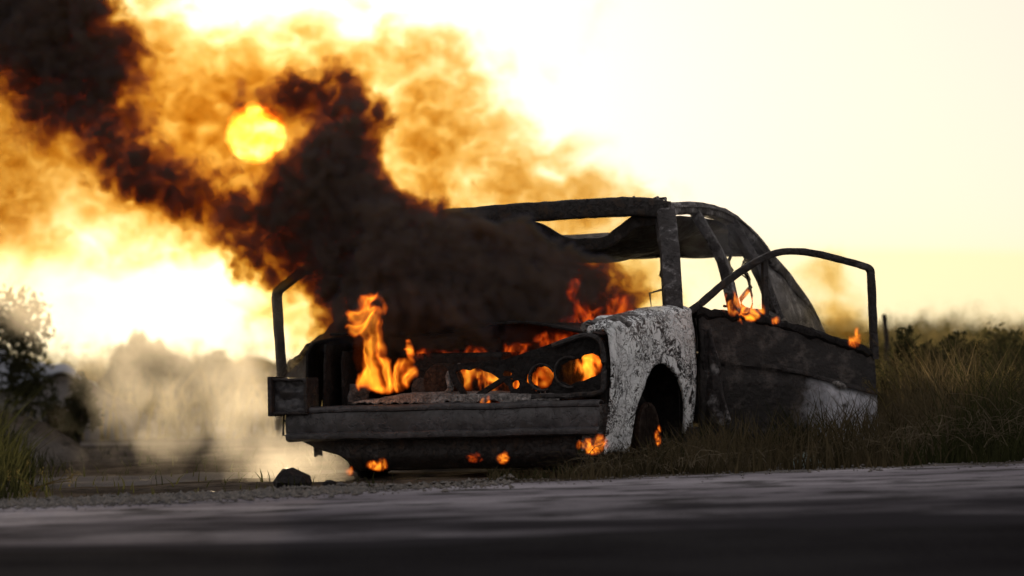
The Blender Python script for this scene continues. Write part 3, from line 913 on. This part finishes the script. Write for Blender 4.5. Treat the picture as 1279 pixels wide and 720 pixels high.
shrub('dark shrub below the edge of the pale sheet', 60, 130, 466, 34.0, M['dark_leaf'], 9, 2400, 0.024)
shrub('low dark shrub at the foot of the leaning fence post', 1085, 1180, 412, 31.0, M['dark_leaf'], 2, 3600, 0.022)
shrub('rounded dark bush between the fence post and the broad scrub bush', 1140, 1250, 418, 32.0, M['dark_leaf'], 10, 4200, 0.022)
shrub('low brown bush at the edge of the field behind the door frame', 1040, 1120, 408, 40.0, M['scrub'], 12, 3000, 0.028)
shrub('broad dark scrub bush behind the tall seed stalks', 1150, 1290, 408, 33.5, M['scrub'], 3, 4800, 0.022)
shrub('dark scrub bush filling the verge beyond the seed stalks', 1240, 1400, 400, 31.5, M['dark_leaf'], 4, 4800, 0.022)
shrub('tangled brown bush just beyond the open door end', 1085, 1150, 448, 28.6, M['scrub'], 5, 1800, 0.016)
shrub('low tangled bush between the open door and the roadside', 1160, 1290, 462, 27.6, M['scrub'], 6, 3600, 0.016)
cl = []
for i in range(150):                                  # scrub along the skyline
    y = rnd.uniform(48, 110); x = rnd.uniform(0.055, 0.14) * y if i % 4 else rnd.uniform(-0.14, 0.05) * y
    r = rnd.uniform(0.35, 0.75) * (0.7 + y / 160)
    cl.append((Vector((x, y, zg(x, y) + r * 0.5)), Vector((r * 1.5, r, r * 0.6))))
tag(link('far_scrub', mesh('far_scrub', *leaves(cl, 34000, 0.05, 9)), M['scrub']), 'far off scrub along the skyline', kind='stuff')

# weed stalks gone to seed
def stalk(label, px, ptop, D, seed, n_side=9):
    rn = random.Random(seed)
    x = (px - 639.5) * K * D; z0 = zg(x, D); h = at(px, ptop, D).z - z0
    root = empty('weed_stalk', (x, D, z0)); tag(root, label, 'weed', 'dry weed stalks along the verge')
    bend = rn.uniform(-0.12, 0.14)
    path = smooth_path([(0, 0, -0.02), (bend * 0.2, 0, h * 0.45), (bend * 0.7, 0.02, h * 0.8), (bend * 1.5, 0.02, h)], 5)
    parts = [tube_data(path, [0.004 - 0.0025 * i / len(path) for i in range(len(path))], n=5)]
    heads = []
    for i in range(n_side):
        t = rn.uniform(0.4, 1.0); p = path[int(t * (len(path) - 1))]
        d = Vector((rn.uniform(-1, 1), rn.uniform(-0.6, 0.6), rn.uniform(0.3, 1))).normalized() * rn.uniform(0.03, 0.08)
        parts.append(tube_data([p, p + d * 0.6 + Vector((0, 0, 0.005)), p + d], [0.002, 0.0018, 0.0012], n=4))
        heads.append((p + d, Vector((0.013, 0.013, 0.016))))
    heads.append((path[-1], Vector((0.016, 0.016, 0.03))))
    link('stem', mesh('stem', *merge(parts)), M['field'], root)
    link('seed_head', mesh('seed_head', *leaves(heads, 90 if n_side < 3 else 240, 0.0032, seed)), M['field'], root)['kind'] = 'stuff'
stalk('tallest dry weed stalk with a seed head bent over', 1222, 428, 26.4, 11, 12)
stalk('pale dry weed stalk forking near the roadside grass', 1262, 462, 25.6, 12, 10)
stalk('short curled dry weed beside the pale forking stalk', 1243, 478, 25.7, 13, 12)
stalk('thin dry weed standing alone between the door and the bushes', 1118, 478, 25.6, 14, 5)
stalk('leaning dry weed below the low tangled bush', 1180, 470, 26.2, 15, 6)
for i, (px, pt, d) in enumerate([(38, 597, 22.9), (47, 594, 23.0), (28, 601, 22.9)]):
    stalk(['slim dry sprig at the left road edge', 'tallest dry sprig at the left road edge', 'short dry sprig at the left road edge'][i], px, pt, d, 20 + i, 2)

# stones
def rock(r, seed, flat=0.6):
    bmx = bmesh.new()
    bmesh.ops.create_icosphere(bmx, subdivisions=2, radius=1.0)
    for v_ in bmx.verts:
        v_.co *= 1 + 0.35 * mn.noise(v_.co * 1.3 + Vector((seed * 7.1, 0, 0))) + 0.12 * mn.noise(v_.co * 3 + Vector((0, seed, 0)))
        v_.co = Vector((v_.co.x * r, v_.co.y * r, v_.co.z * r * flat))
    me = bpy.data.meshes.new('stone'); bmx.to_mesh(me); bmx.free()
    return me
M['stone'] = mat_char('stone', (0.10, 0.09, 0.08), (0.2, 0.18, 0.16), 12, 0.5, 0.7, 0.35)
for px, py, D, r, fl, lb, mt in [
        (366, 601, 24.5, 0.085, 0.75, 'dark humped stone beside the front corner of the car', 'soot'),
        (68, 627, 22.6, 0.034, 0.6, 'dark flat stone at the left road edge', 'stone'),
        (238, 613, 23.0, 0.022, 0.7, 'small pale stone on the sunlit gravel', 'stone'),
        (265, 615, 23.0, 0.028, 0.6, 'brown pebble on the sunlit gravel next to the pale stone', 'stone'),
        (412, 603, 24.3, 0.030, 0.6, 'lump of cinder beside the dark humped stone', 'soot'),
        (980, 566, 24.6, 0.05, 0.5, 'grey stone lying in the verge below the open door', 'stone')]:
    p = at(px, py, D); z = zg(p.x, D)
    tag(link('stone', rock(r, px * 0.1, fl), M[mt], None, (p.x, D, z + r * fl * 0.4), (0, 0, px)), lb, 'stone', 'loose stones by the road edge')
# crumpled pale green scrap
vs, fs = grid(lambda a, t: Vector((0.13 * (a - 0.5), 0.09 * (t - 0.5), 0.045 * sin(pi * a) * sin(pi * t))) + dent((a * 3, t * 3, 40), 0.03, 2), 10, 8)
m, n, b, v = base('pale_green_scrap', 0.6, 0.3)
n.put(b.inputs['Base Color'], n.mix(n.noise(v, 20, 3), rgb(0.18, 0.24, 0.21), rgb(0.3, 0.36, 0.33)))
p = at(1008, 564, 24.7)
tag(solid(link('crumpled_scrap', mesh('crumpled_scrap', vs, fs), m, None, (p.x, 24.7, zg(p.x, 24.7) + 0.02)), 0.004), 'crumpled pale green scrap lying in the verge grass', 'litter')
m, n, b, v = base('gravel', 0.42, 0.55)
n.put(b.inputs['Base Color'], n.mix(n.maprange(n.noise(v, 40, 2), 0.4, 0.6), rgb(0.035, 0.03, 0.026), rgb(0.11, 0.09, 0.07)))
M['gravel'] = m
# gravel: loose chips along the road edge
vs, fs = [], []
for _ in range(16000):
    x = rnd.uniform(-4, 3.0) if rnd.random() < 0.5 else rnd.uniform(-2.6, -0.6); y = edge_y(x) + rnd.gauss(0.0, 0.34)
    if x > 0 and rnd.random() < 0.85: continue
    r = 0.004 + (0.014 if x < 0 else 0.006) * rnd.random() ** 3
    z = zg(x, y) + (0.024 if y < edge_y(x) - 0.05 else 0.0) + r * 0.3
    k = len(vs)
    j = [rnd.uniform(0.6, 1.3) * r for _ in range(6)]
    vs += [(x + j[0], y, z), (x, y + j[1], z), (x - j[2], y, z), (x, y - j[3], z), (x, y, z + j[4] * 0.8), (x, y, z - j[5])]
    for q in range(4): fs += [(k + q, k + (q + 1) % 4, k + 4), (k + (q + 1) % 4, k + q, k + 5)]
tag(link('gravel', mesh('gravel', vs, fs, False), M['gravel']), 'loose gravel along the road edge', kind='stuff')

# earth heaps left of the wreck and the pale sheet on them
def heap(label, px0, px1, ptop, D, seed, rough=0.16, mat='earth', cat='earth heap'):
    a, b_ = at(px0, ptop, D), at(px1, ptop, D)
    cx, wd = (a.x + b_.x) / 2, (b_.x - a.x) / 2
    z0 = zg(cx, D); h = a.z - z0
    def fn(s, t):
        u, w_ = 2 * s - 1, 2 * t - 1
        d = math.sqrt(u * u + w_ * w_)
        prof = max(0.0, 1 - d) ** 0.62
        nzz = fbm((u * 1.6 + seed, w_ * 1.6, 0), 1.0, 5)
        z = h * prof * (1 + 0.22 * nzz) + rough * 0.6 * h * fbm((u * 4, w_ * 4, seed), 1.0, 6) * min(1, prof * 2) - 0.06 * (d > 0.98)
        return Vector((u * wd * 1.15, w_ * wd * 0.9, z - 0.03))
    vs, fs = grid(fn, 60, 60)
    tag(link('earth_heap', mesh('earth_heap', vs, fs), M[mat], None, (cx, D, z0)), label, cat, 'earth heaps left of the wreck')
    return lambda s_, t_: fn(s_, t_) + Vector((cx, D, z0))
heap('ragged dark earth heap with a pointed crest behind the pale smoke', 110, 300, 424, 47.0, 1.0, 0.3)
heap('long low earth heap between the pointed heap and the car', 210, 420, 442, 46.0, 5.0, 0.25)
broad = heap('broad dark earth heap under the pale sheet', -190, 190, 438, 37.0, 9.0, 0.12)
heap('low hummock of earth before the broad dark heap', -120, 110, 505, 31.5, 14.0, 0.25)
m, n, b, v = base('pale_sheet', 0.8, 0.2)
n.put(b.inputs['Base Color'], n.mix(n.noise(v, 5, 4), rgb(0.22, 0.235, 0.27), rgb(0.36, 0.38, 0.42)))
def sheet(a, t):
    s_ = 0.12 + 0.66 * a
    t0 = 0.20 + 0.05 * mn.noise(Vector((a * 5, 0, 2))) + 0.20 * smoothstep(0.6, 1.0, a)
    p = broad(s_, t0 + (0.52 - t0) * t)
    return p + Vector((0, -0.02, 0.03 + 0.012 * mn.noise(p * 5)))
vs, fs = grid(sheet, 60, 24)
tag(solid(link('pale_sheet', mesh('pale_sheet', vs, fs), m), 0.01), 'pale bluish sheet spread over the broad dark earth heap', 'sheet')

# leaning fence post at the field edge
p = at(1110, 450, 34.0); q = at(1104, 393, 34.0)
tag(tube('fence_post', [(p.x, 34.0, zg(p.x, 34.0) - 0.1), (p.x * 0.5 + q.x * 0.5, 34.0, (p.z + q.z) / 2), (q.x, 34.0, q.z)], [0.019, 0.017, 0.014], M['bark'], None, jit=0.006), 'thin leaning wooden fence post beyond the open door', 'fence post')

# ------------------------------------------------------------------ smoke and fire: voxel grids
def volume(name, lo, hi, vox, field, mat):
    """a voxel grid between lo and hi filled by field(nodes, position) -> density"""
    g = bpy.data.node_groups.new(name, 'GeometryNodeTree')
    g.interface.new_socket('Geometry', in_out='OUTPUT', socket_type='NodeSocketGeometry')
    n = Nodes(g)
    vc = n.new('GeometryNodeVolumeCube')
    vc.inputs['Min'].default_value = lo; vc.inputs['Max'].default_value = hi
    for a, l, h in zip('XYZ', lo, hi):
        vc.inputs['Resolution ' + a].default_value = max(4, int((h - l) / vox))
    pos = n.new('GeometryNodeInputPosition').outputs[0]
    n.put(vc.inputs['Density'], field(n, pos))
    sm = n.new('GeometryNodeSetMaterial')
    sm.inputs['Material'].default_value = mat
    g.links.new(vc.outputs[0], sm.inputs[0])
    g.links.new(sm.outputs[0], n.new('NodeGroupOutput').inputs[0])
    o = bpy.data.objects.new(name, bpy.data.volumes.new(name))
    col.objects.link(o)
    o.modifiers.new('field', 'NODES').node_group = g
    return o

def blob(n, p, c, r, s):
    """soft ellipsoid: s at its heart, 0 outside"""
    d = n.vmath('DIVIDE', n.vmath('SUBTRACT', p, tuple(c)), tuple(r))
    q = n.vmath('DOT_PRODUCT', d, d)
    return n.math('MULTIPLY', n.math('SUBTRACT', 1.0, q, clamp=True), s)

def warp(n, p, scale, amp, detail=3, off=(0, 0, 0)):
    q = n.vmath('ADD', p, off)
    v = n.vmath('SUBTRACT', n.noise(q, scale, detail, 0.55, color=True), (0.5, 0.5, 0.5))
    return n.vmath('ADD', p, n.vmath('SCALE', v, scale=amp))

def smoke_mat(name, absorb, scatter, scat_col, g=0.2, step=1.0):
    m = bpy.data.materials.new(name); m.use_nodes = True
    t = m.node_tree; t.nodes.clear(); n = Nodes(t)
    at_ = n.new('ShaderNodeAttribute'); at_.attribute_name = 'density'
    mx = max(absorb) * 1.02 if max(absorb) > 0 else 1.0
    va = n.new('ShaderNodeVolumeAbsorption')
    va.inputs['Color'].default_value = rgb(*[1 - a / mx for a in absorb])
    n.put(va.inputs['Density'], n.math('MULTIPLY', at_.outputs['Fac'], mx))
    vs_ = n.new('ShaderNodeVolumeScatter')
    vs_.inputs['Color'].default_value = rgb(*scat_col)
    vs_.inputs['Anisotropy'].default_value = g
    n.put(vs_.inputs['Density'], n.math('MULTIPLY', at_.outputs['Fac'], scatter))
    ad = n.new('ShaderNodeAddShader')
    t.links.new(va.outputs[0], ad.inputs[0]); t.links.new(vs_.outputs[0], ad.inputs[1])
    t.links.new(ad.outputs[0], n.new('ShaderNodeOutputMaterial').inputs['Volume'])
    return m

M['black_smoke'] = smoke_mat('black_smoke', (0.5, 0.80, 1.6), 0.20, (0.50, 0.57, 0.95), -0.1)
M['brown_smoke'] = smoke_mat('brown_smoke', (0.41, 0.70, 1.5), 0.045, (1.0, 0.9, 0.6), 0.4)
M['white_smoke'] = smoke_mat('white_smoke', (0.03, 0.06, 0.14), 1.0, (1.0, 0.95, 0.86), 0.5)

M['grey_smoke'] = smoke_mat('grey_smoke', (0.25, 0.3, 0.4), 1.0, (0.92, 0.93, 1.0), 0.2)

def R(px, D): return px * K * D

# dense black smoke: pours off the engine bay, leans left with the wind and climbs
DENSE = [  # px, py, rx, ry, distance, strength
    (600, 305, 75, 50, 25.7, 0.9), (545, 275, 60, 50, 25.7, 0.8), (650, 335, 70, 45, 25.7, 0.9), (490, 250, 60, 45, 25.8, 0.6), (760, 380, 62, 46, 25.75, 1.25), (715, 350, 55, 40, 25.75, 0.9), (690, 372, 80, 58, 25.7, 1.1), (620, 352, 100, 78, 25.6, 1.25), (540, 342, 105, 88, 25.6, 1.25),
    (560, 408, 150, 60, 25.55, 1.1), (660, 415, 90, 40, 25.55, 0.9), (470, 318, 95, 85, 25.7, 1.2), (440, 390, 60, 60, 25.8, 0.75),
    (425, 255, 85, 85, 25.8, 1.15), (428, 185, 60, 75, 25.9, 1.1), (388, 122, 56, 42, 26.0, 0.9), (320, 172, 70, 62, 26.0, 0.26), (318, 112, 62, 30, 26.0, 0.34), (372, 262, 46, 40, 26.0, 0.5),
    (335, 288, 80, 62, 25.9, 1.0), (390, 300, 70, 60, 25.85, 1.0), (330, 335, 50, 40, 25.9, 0.7), (392, 235, 46, 40, 25.95, 0.5), (378, 342, 62, 46, 25.9, 1.0), (265, 245, 85, 58, 26.1, 0.85), (200, 225, 70, 52, 26.15, 0.5), (165, 205, 85, 68, 26.2, 0.85), (140, 130, 70, 70, 26.3, 0.56),
    (60, 160, 60, 52, 26.3, 0.68), (70, 60, 110, 85, 26.4, 1.15), (20, -10, 110, 80, 26.5, 1.1), (-60, -70, 140, 110, 26.6, 1.1), (-90, 60, 90, 110, 26.5, 0.8), (-160, -40, 150, 130, 26.7, 1.0),
]
def dense_field(n, p):
    q = warp(n, p, 1.6, 0.42, 2)
    q = warp(n, q, 5.5, 0.16, 3, (7, 3, 1))
    S = None
    for px, py, rx, ry, D, s in DENSE:
        c = at(px, py, D)
        b_ = blob(n, q, c, (R(rx, D) * 1.18, max(0.18, R((rx + ry) * (0.55 if px > 360 else 0.36), D)), R(ry, D) * 1.18), s)
        S = b_ if S is None else n.math('ADD', S, b_)
    S = n.math('MINIMUM', S, 1.6)
    pn = n.vmath('MULTIPLY', p, (1.0, 0.55, 1.0))           # eddies drawn out along the wind's depth
    f = n.noise(pn, 6.0, 8, 0.70, 0.5)
    f2 = n.noise(n.vmath('ADD', pn, (3, 9, 4)), 17.0, 6, 0.65)
    det = n.math('ADD', n.math('MULTIPLY', n.math('SUBTRACT', f, 0.5), 2.3), n.math('MULTIPLY', n.math('SUBTRACT', f2, 0.5), 2.0))
    d = n.math('ADD', n.math('SUBTRACT', S, 0.26), n.math('MULTIPLY', det, n.maprange(S, 0.0, 0.9, 0.2, 1.0)))
    d = n.maprange(d, 0.0, 0.70, 0.0, 1.0)
    fine = n.noise(n.vmath('MULTIPLY', p, (1.0, 0.3, 1.0)), 13.0, 7, 0.68, 0.6)
    d = n.math('MULTIPLY', d, n.maprange(fine, 0.32, 0.68, 0.35, 1.5))
    d = n.math('MULTIPLY', n.math('POWER', d, 1.7), n.math('GREATER_THAN', S, 0.001))
    return n.math('MULTIPLY', d, 34.0)
o = volume('black_smoke', (-3.6, 24.95, 0.28), (0.72, 27.1, 2.8), 0.012, dense_field, M['black_smoke'])
tag(o, 'dense black smoke billowing from the burning engine bay', kind='stuff')

# thin brown veil drifting behind the wreck
VEIL = [
    (480, 130, 150, 110, 0.9), (560, 110, 130, 90, 0.7), (640, 230, 170, 70, 0.9), (720, 255, 130, 42, 0.7), (560, 210, 130, 90, 0.8), (800, 262, 90, 30, 0.35),
    (430, 40, 120, 70, 0.5), (700, 60, 90, 130, 0.22), (200, 120, 160, 140, 0.8), (80, 220, 170, 110, 1.2), (60, 80, 170, 150, 1.2), (150, 150, 120, 90, 0.9), (300, 210, 130, 100, 1.0), (180, 60, 60, 60, 0.6),
    (380, 380, 110, 90, 1.0), (480, 380, 100, 100, 0.9), (240, 260, 140, 60, 0.6), (100, 320, 180, 80, 0.35), (760, 345, 110, 60, 1.0), (690, 330, 90, 60, 0.9), (-80, 60, 200, 220, 0.9), (-100, 260, 150, 120, 0.5), (330, 100, 120, 70, 0.6), (320, 168, 95, 85, 1.1), (270, 150, 90, 70, 0.6),
    (880, 350, 60, 50, 0.25), (1025, 372, 42, 50, 0.9), (1050, 408, 40, 22, 0.7),
]
def veil_field(n, p):
    q = warp(n, p, 1.1, 0.5, 3, (2, 8, 5))
    S = None
    for px, py, rx, ry, s in VEIL:
        D = 28.6 if px < 850 else 27.9
        c = at(px, py, D)
        b_ = blob(n, q, c, (R(rx, D) * 1.25, 0.75, R(ry, D) * 1.25), s)
        S = b_ if S is None else n.math('ADD', S, b_)
    st = n.vmath('MULTIPLY', p, (1.0, 0.4, 1.3))
    f = n.noise(st, 3.4, 8, 0.68, 0.7)
    d = n.maprange(n.math('ADD', n.math('MULTIPLY', S, 0.55), n.math('MULTIPLY', n.math('SUBTRACT', f, 0.56), 3.6)), 0.0, 1.0, 0.0, 1.0)
    d = n.math('MULTIPLY', d, n.math('MINIMUM', S, 1.0))
    fine = n.noise(n.vmath('MULTIPLY', p, (1.0, 0.22, 1.25)), 11.0, 7, 0.68, 0.8)
    d = n.math('MULTIPLY', d, n.maprange(fine, 0.30, 0.70, 0.15, 1.9))
    return n.math('MULTIPLY', d, 3.1)
o = volume('brown_smoke', (-4.6, 27.4, 0.2), (2.1, 29.6, 3.2), 0.017, veil_field, M['brown_smoke'])
tag(o, 'thin brown smoke veil drifting behind the wreck', kind='stuff')

# pale smoke creeping over the ground on the lee side
PALE = [
    (370, 590, 70, 40, 25.6, 1.1), (330, 560, 80, 60, 25.9, 0.9), (300, 510, 90, 80, 26.2, 0.8), (340, 460, 90, 80, 26.5, 0.8), (230, 480, 110, 90, 26.5, 0.7), (170, 540, 90, 80, 26.5, 0.6),
    (170, 430, 120, 70, 26.8, 0.8), (260, 390, 150, 70, 27.0, 1.2), (120, 360, 150, 80, 27.2, 1.2), (230, 420, 120, 50, 27.2, 0.9), (150, 400, 130, 36, 27.6, 0.7), (390, 580, 50, 40, 25.4, 1.0), (120, 480, 90, 60, 26.8, 0.35), (300, 330, 110, 80, 27.0, 0.7), (40, 330, 120, 90, 27.3, 0.8), (-80, 300, 160, 120, 27.5, 0.8), (150, 610, 60, 30, 25.8, 0.4),
]
def pale_field(n, p):
    q = warp(n, p, 1.8, 0.4, 3, (4, 1, 6))
    S = None
    for px, py, rx, ry, D, s in PALE:
        c = at(px, py, D)
        b_ = blob(n, q, c, (R(rx, D) * 1.2, 0.6, R(ry, D) * 1.2), s)
        S = b_ if S is None else n.math('ADD', S, b_)
    f = n.noise(n.vmath('MULTIPLY', p, (1.0, 0.5, 1.0)), 4.2, 8, 0.66, 0.6)
    d = n.maprange(n.math('ADD', n.math('MULTIPLY', S, 0.6), n.math('MULTIPLY', n.math('SUBTRACT', f, 0.57), 4.2)), 0.0, 1.0, 0.0, 1.0)
    return n.math('MULTIPLY', n.math('MULTIPLY', d, n.math('MINIMUM', S, 1.0)), 0.42)
o = volume('pale_smoke', (-4.2, 24.7, -0.05), (-0.55, 28.3, 1.9), 0.028, pale_field, M['white_smoke'])
tag(o, 'pale sunlit smoke creeping over the ground beside the wreck', kind='stuff')

# grey wisps trailing out of the cabin
WISP = [(885, 315, 46, 60, 26.75, 0.9), (930, 345, 56, 46, 27.1, 0.9), (975, 375, 50, 40, 27.4, 1.0), (840, 280, 60, 26, 26.5, 0.8), (1035, 395, 44, 30, 27.6, 0.7), (905, 300, 70, 30, 26.9, 0.6), (800, 340, 50, 40, 26.6, 0.5)]
def wisp_field(n, p):
    q = warp(n, p, 3.0, 0.25, 3, (9, 2, 3))
    S = None
    for px, py, rx, ry, D, s in WISP:
        b_ = blob(n, q, at(px, py, D), (R(rx, D) * 1.2, 0.28, R(ry, D) * 1.2), s)
        S = b_ if S is None else n.math('ADD', S, b_)
    f = n.noise(n.vmath('MULTIPLY', p, (1.3, 0.5, 0.8)), 7.0, 7, 0.66, 0.8)
    d = n.maprange(n.math('ADD', n.math('MULTIPLY', S, 0.6), n.math('MULTIPLY', n.math('SUBTRACT', f, 0.58), 4.0)), 0.0, 1.0, 0.0, 1.0)
    return n.math('MULTIPLY', n.math('MULTIPLY', d, n.math('MINIMUM', S, 1.0)), 1.5)
o = volume('cabin_smoke', (0.2, 26.1, 0.6), (1.9, 28.0, 1.55), 0.018, wisp_field, M['grey_smoke'])
tag(o, 'thin grey wisps of smoke trailing out of the cabin', kind='stuff')

# flames -------------------------------------------------------------
def flame_mat(name, c0, c1, power, absorb=0.3):
    m = bpy.data.materials.new(name); m.use_nodes = True
    t = m.node_tree; t.nodes.clear(); n = Nodes(t)
    at_ = n.new('ShaderNodeAttribute'); at_.attribute_name = 'density'
    f = at_.outputs['Fac']
    em = n.new('ShaderNodeEmission')
    n.put(em.inputs[0], n.mix(n.maprange(f, 0.15, 0.9), rgb(*c0), rgb(*c1)))
    n.put(em.inputs[1], n.math('MULTIPLY', f, power))
    va = n.new('ShaderNodeVolumeAbsorption')
    va.inputs[0].default_value = rgb(0.4, 0.3, 0.2)
    n.put(va.inputs[1], n.math('MULTIPLY', f, absorb * 20))
    ad = n.new('ShaderNodeAddShader')
    t.links.new(em.outputs[0], ad.inputs[0]); t.links.new(va.outputs[0], ad.inputs[1])
    t.links.new(ad.outputs[0], n.new('ShaderNodeOutputMaterial').inputs['Volume'])
    return m
M['flame'] = flame_mat('flame', (1.0, 0.13, 0.008), (1.0, 0.40, 0.025), 14.0)
M['flame_bay'] = flame_mat('flame_bay', (1.0, 0.11, 0.006), (1.0, 0.42, 0.03), 15.0, 0.8)
M['flame_red'] = flame_mat('flame_red', (1.0, 0.07, 0.005), (1.0, 0.20, 0.012), 5.0)

def flame(label, blobs, D, depth, mat, vox=0.008, fil=9.0, thin=0.5, seed=0, group=None, amp=0.10):
    """licking sheets of fire inside soft envelopes; blobs: px, py, rx, ry, strength"""
    lo = Vector((1e9,) * 3); hi = Vector((-1e9,) * 3)
    items = []
    for px, py, rx, ry, s in blobs:
        c = at(px, py, D); r = Vector((R(rx, D), depth, R(ry, D)))
        items.append((c, r, s))
        for i in range(3):
            lo[i] = min(lo[i], c[i] - r[i] - 0.04); hi[i] = max(hi[i], c[i] + r[i] + 0.04)
    off = (seed * 3.7, seed * 1.9, seed * 5.3)
    def field(n, p):
        q = warp(n, p, 5.0, amp, 3, off)
        S = None
        for c, r, s in items:
            b_ = blob(n, q, c, r, s)
            S = b_ if S is None else n.math('MAXIMUM', S, b_)
        # sheets: thin shells where a slow, upward stretched noise crosses its middle
        q2 = n.vmath('MULTIPLY', n.vmath('ADD', warp(n, p, 9.0, 0.06, 2, off), off), (1.0, 0.6, 0.62))
        a = n.noise(q2, fil, 2, 0.5, 1.1)
        sh = n.math('ABSOLUTE', n.math('SUBTRACT', a, 0.5))
        sh = n.maprange(sh, 0.0, 0.075, 1.0, thin)
        d = n.math('MULTIPLY', n.maprange(S, 0.10, 0.55, 0.0, 1.0), n.math('POWER', sh, 2.0))
        return n.maprange(d, 0.04, 1.0, 0.0, 1.0)
    o = volume('flame', tuple(lo), tuple(hi), vox, field, mat)
    return tag(o, label, 'flame', group)

flame('tall yellow flame licking up from the open side of the engine bay',
      [(478, 470, 40, 22, 1.0), (460, 440, 24, 40, 0.9), (455, 405, 22, 40, 0.8), (462, 380, 22, 22, 0.6), (500, 465, 20, 22, 0.8), (511, 440, 7, 26, 0.6)], 25.0, 0.06, M['flame'], 0.0042, 7.5, 0.22, 1, None, 0.14)
flame('bright fire glowing through the grille opening and headlight holes',
      [(585, 470, 34, 26, 1.1), (625, 475, 38, 28, 1.2), (676, 468, 26, 24, 1.0), (712, 464, 30, 26, 1.1), (735, 455, 22, 26, 0.8), (650, 474, 24, 18, 0.8), (620, 500, 24, 10, 0.8)], 25.22, 0.10, M['flame_bay'], 0.007, 9, 0.16, 2, None, 0.16)
flame('low dull flames along the gap behind the front panel',
      [(540, 448, 30, 12, 0.7), (590, 444, 36, 12, 0.7), (640, 440, 36, 12, 0.7), (690, 428, 30, 14, 0.8)], 25.3, 0.07, M['flame_red'], 0.007, 13, 0.05, 6, None, 0.12)
flame('red flames rising over the fender behind black smoke',
      [(755, 402, 36, 22, 1.0), (720, 410, 34, 22, 0.8), (724, 385, 14, 18, 0.6), (700, 425, 30, 16, 0.7), (775, 390, 22, 22, 0.7), (715, 365, 10, 16, 0.5)], 25.5, 0.10, M['flame_red'], 0.006, 11, 0.06, 3, None, 0.14)
flame('orange flames burning on the window sill of the open door',
      [(912, 380, 14, 16, 0.9), (928, 384, 12, 20, 1.0), (945, 388, 14, 14, 0.9), (936, 393, 22, 9, 0.9)], 25.8, 0.04, M['flame'], 0.0045, 14, 0.15, 4)
for i, (px, py, rx, ry, D, lb) in enumerate([
        (740, 557, 24, 9, 24.55, 'wide low flame in the grass beside the bumper end'),
        (470, 583, 17, 6, 24.75, 'low flame on the ground under the middle of the valance'),
        (437, 589, 6, 4, 24.8, 'tiny flame on the ground beside the low flame under the valance'),
        (628, 574, 9, 6, 24.7, 'small flame on the ground below the grille fire'),
        (594, 572, 13, 5, 24.8, 'dull red embers on the ground under the bumper'),
        (822, 549, 5, 10, 24.7, 'thin flame in the grass before the front wheel'),
        (1066, 425, 9, 9, 25.95, 'small flame at the outer end of the open door sill'),
        (966, 401, 7, 4, 25.85, 'glowing ember on the door sill near the window strut'),
        (605, 503, 9, 6, 24.93, 'small yellow flame showing through the gap above the bumper')]):
    flame(lb, [(px, py, rx, ry * 1.3, 1.0), (px + rx * 0.4, py - ry * 0.4, rx * 0.5, ry * 1.5, 0.8)], D, 0.045, M['flame_red' if i in (4,) else 'flame'], 0.0045, 22, 0.12, 10 + i, 'small flames on the ground and the wreck', 0.05)
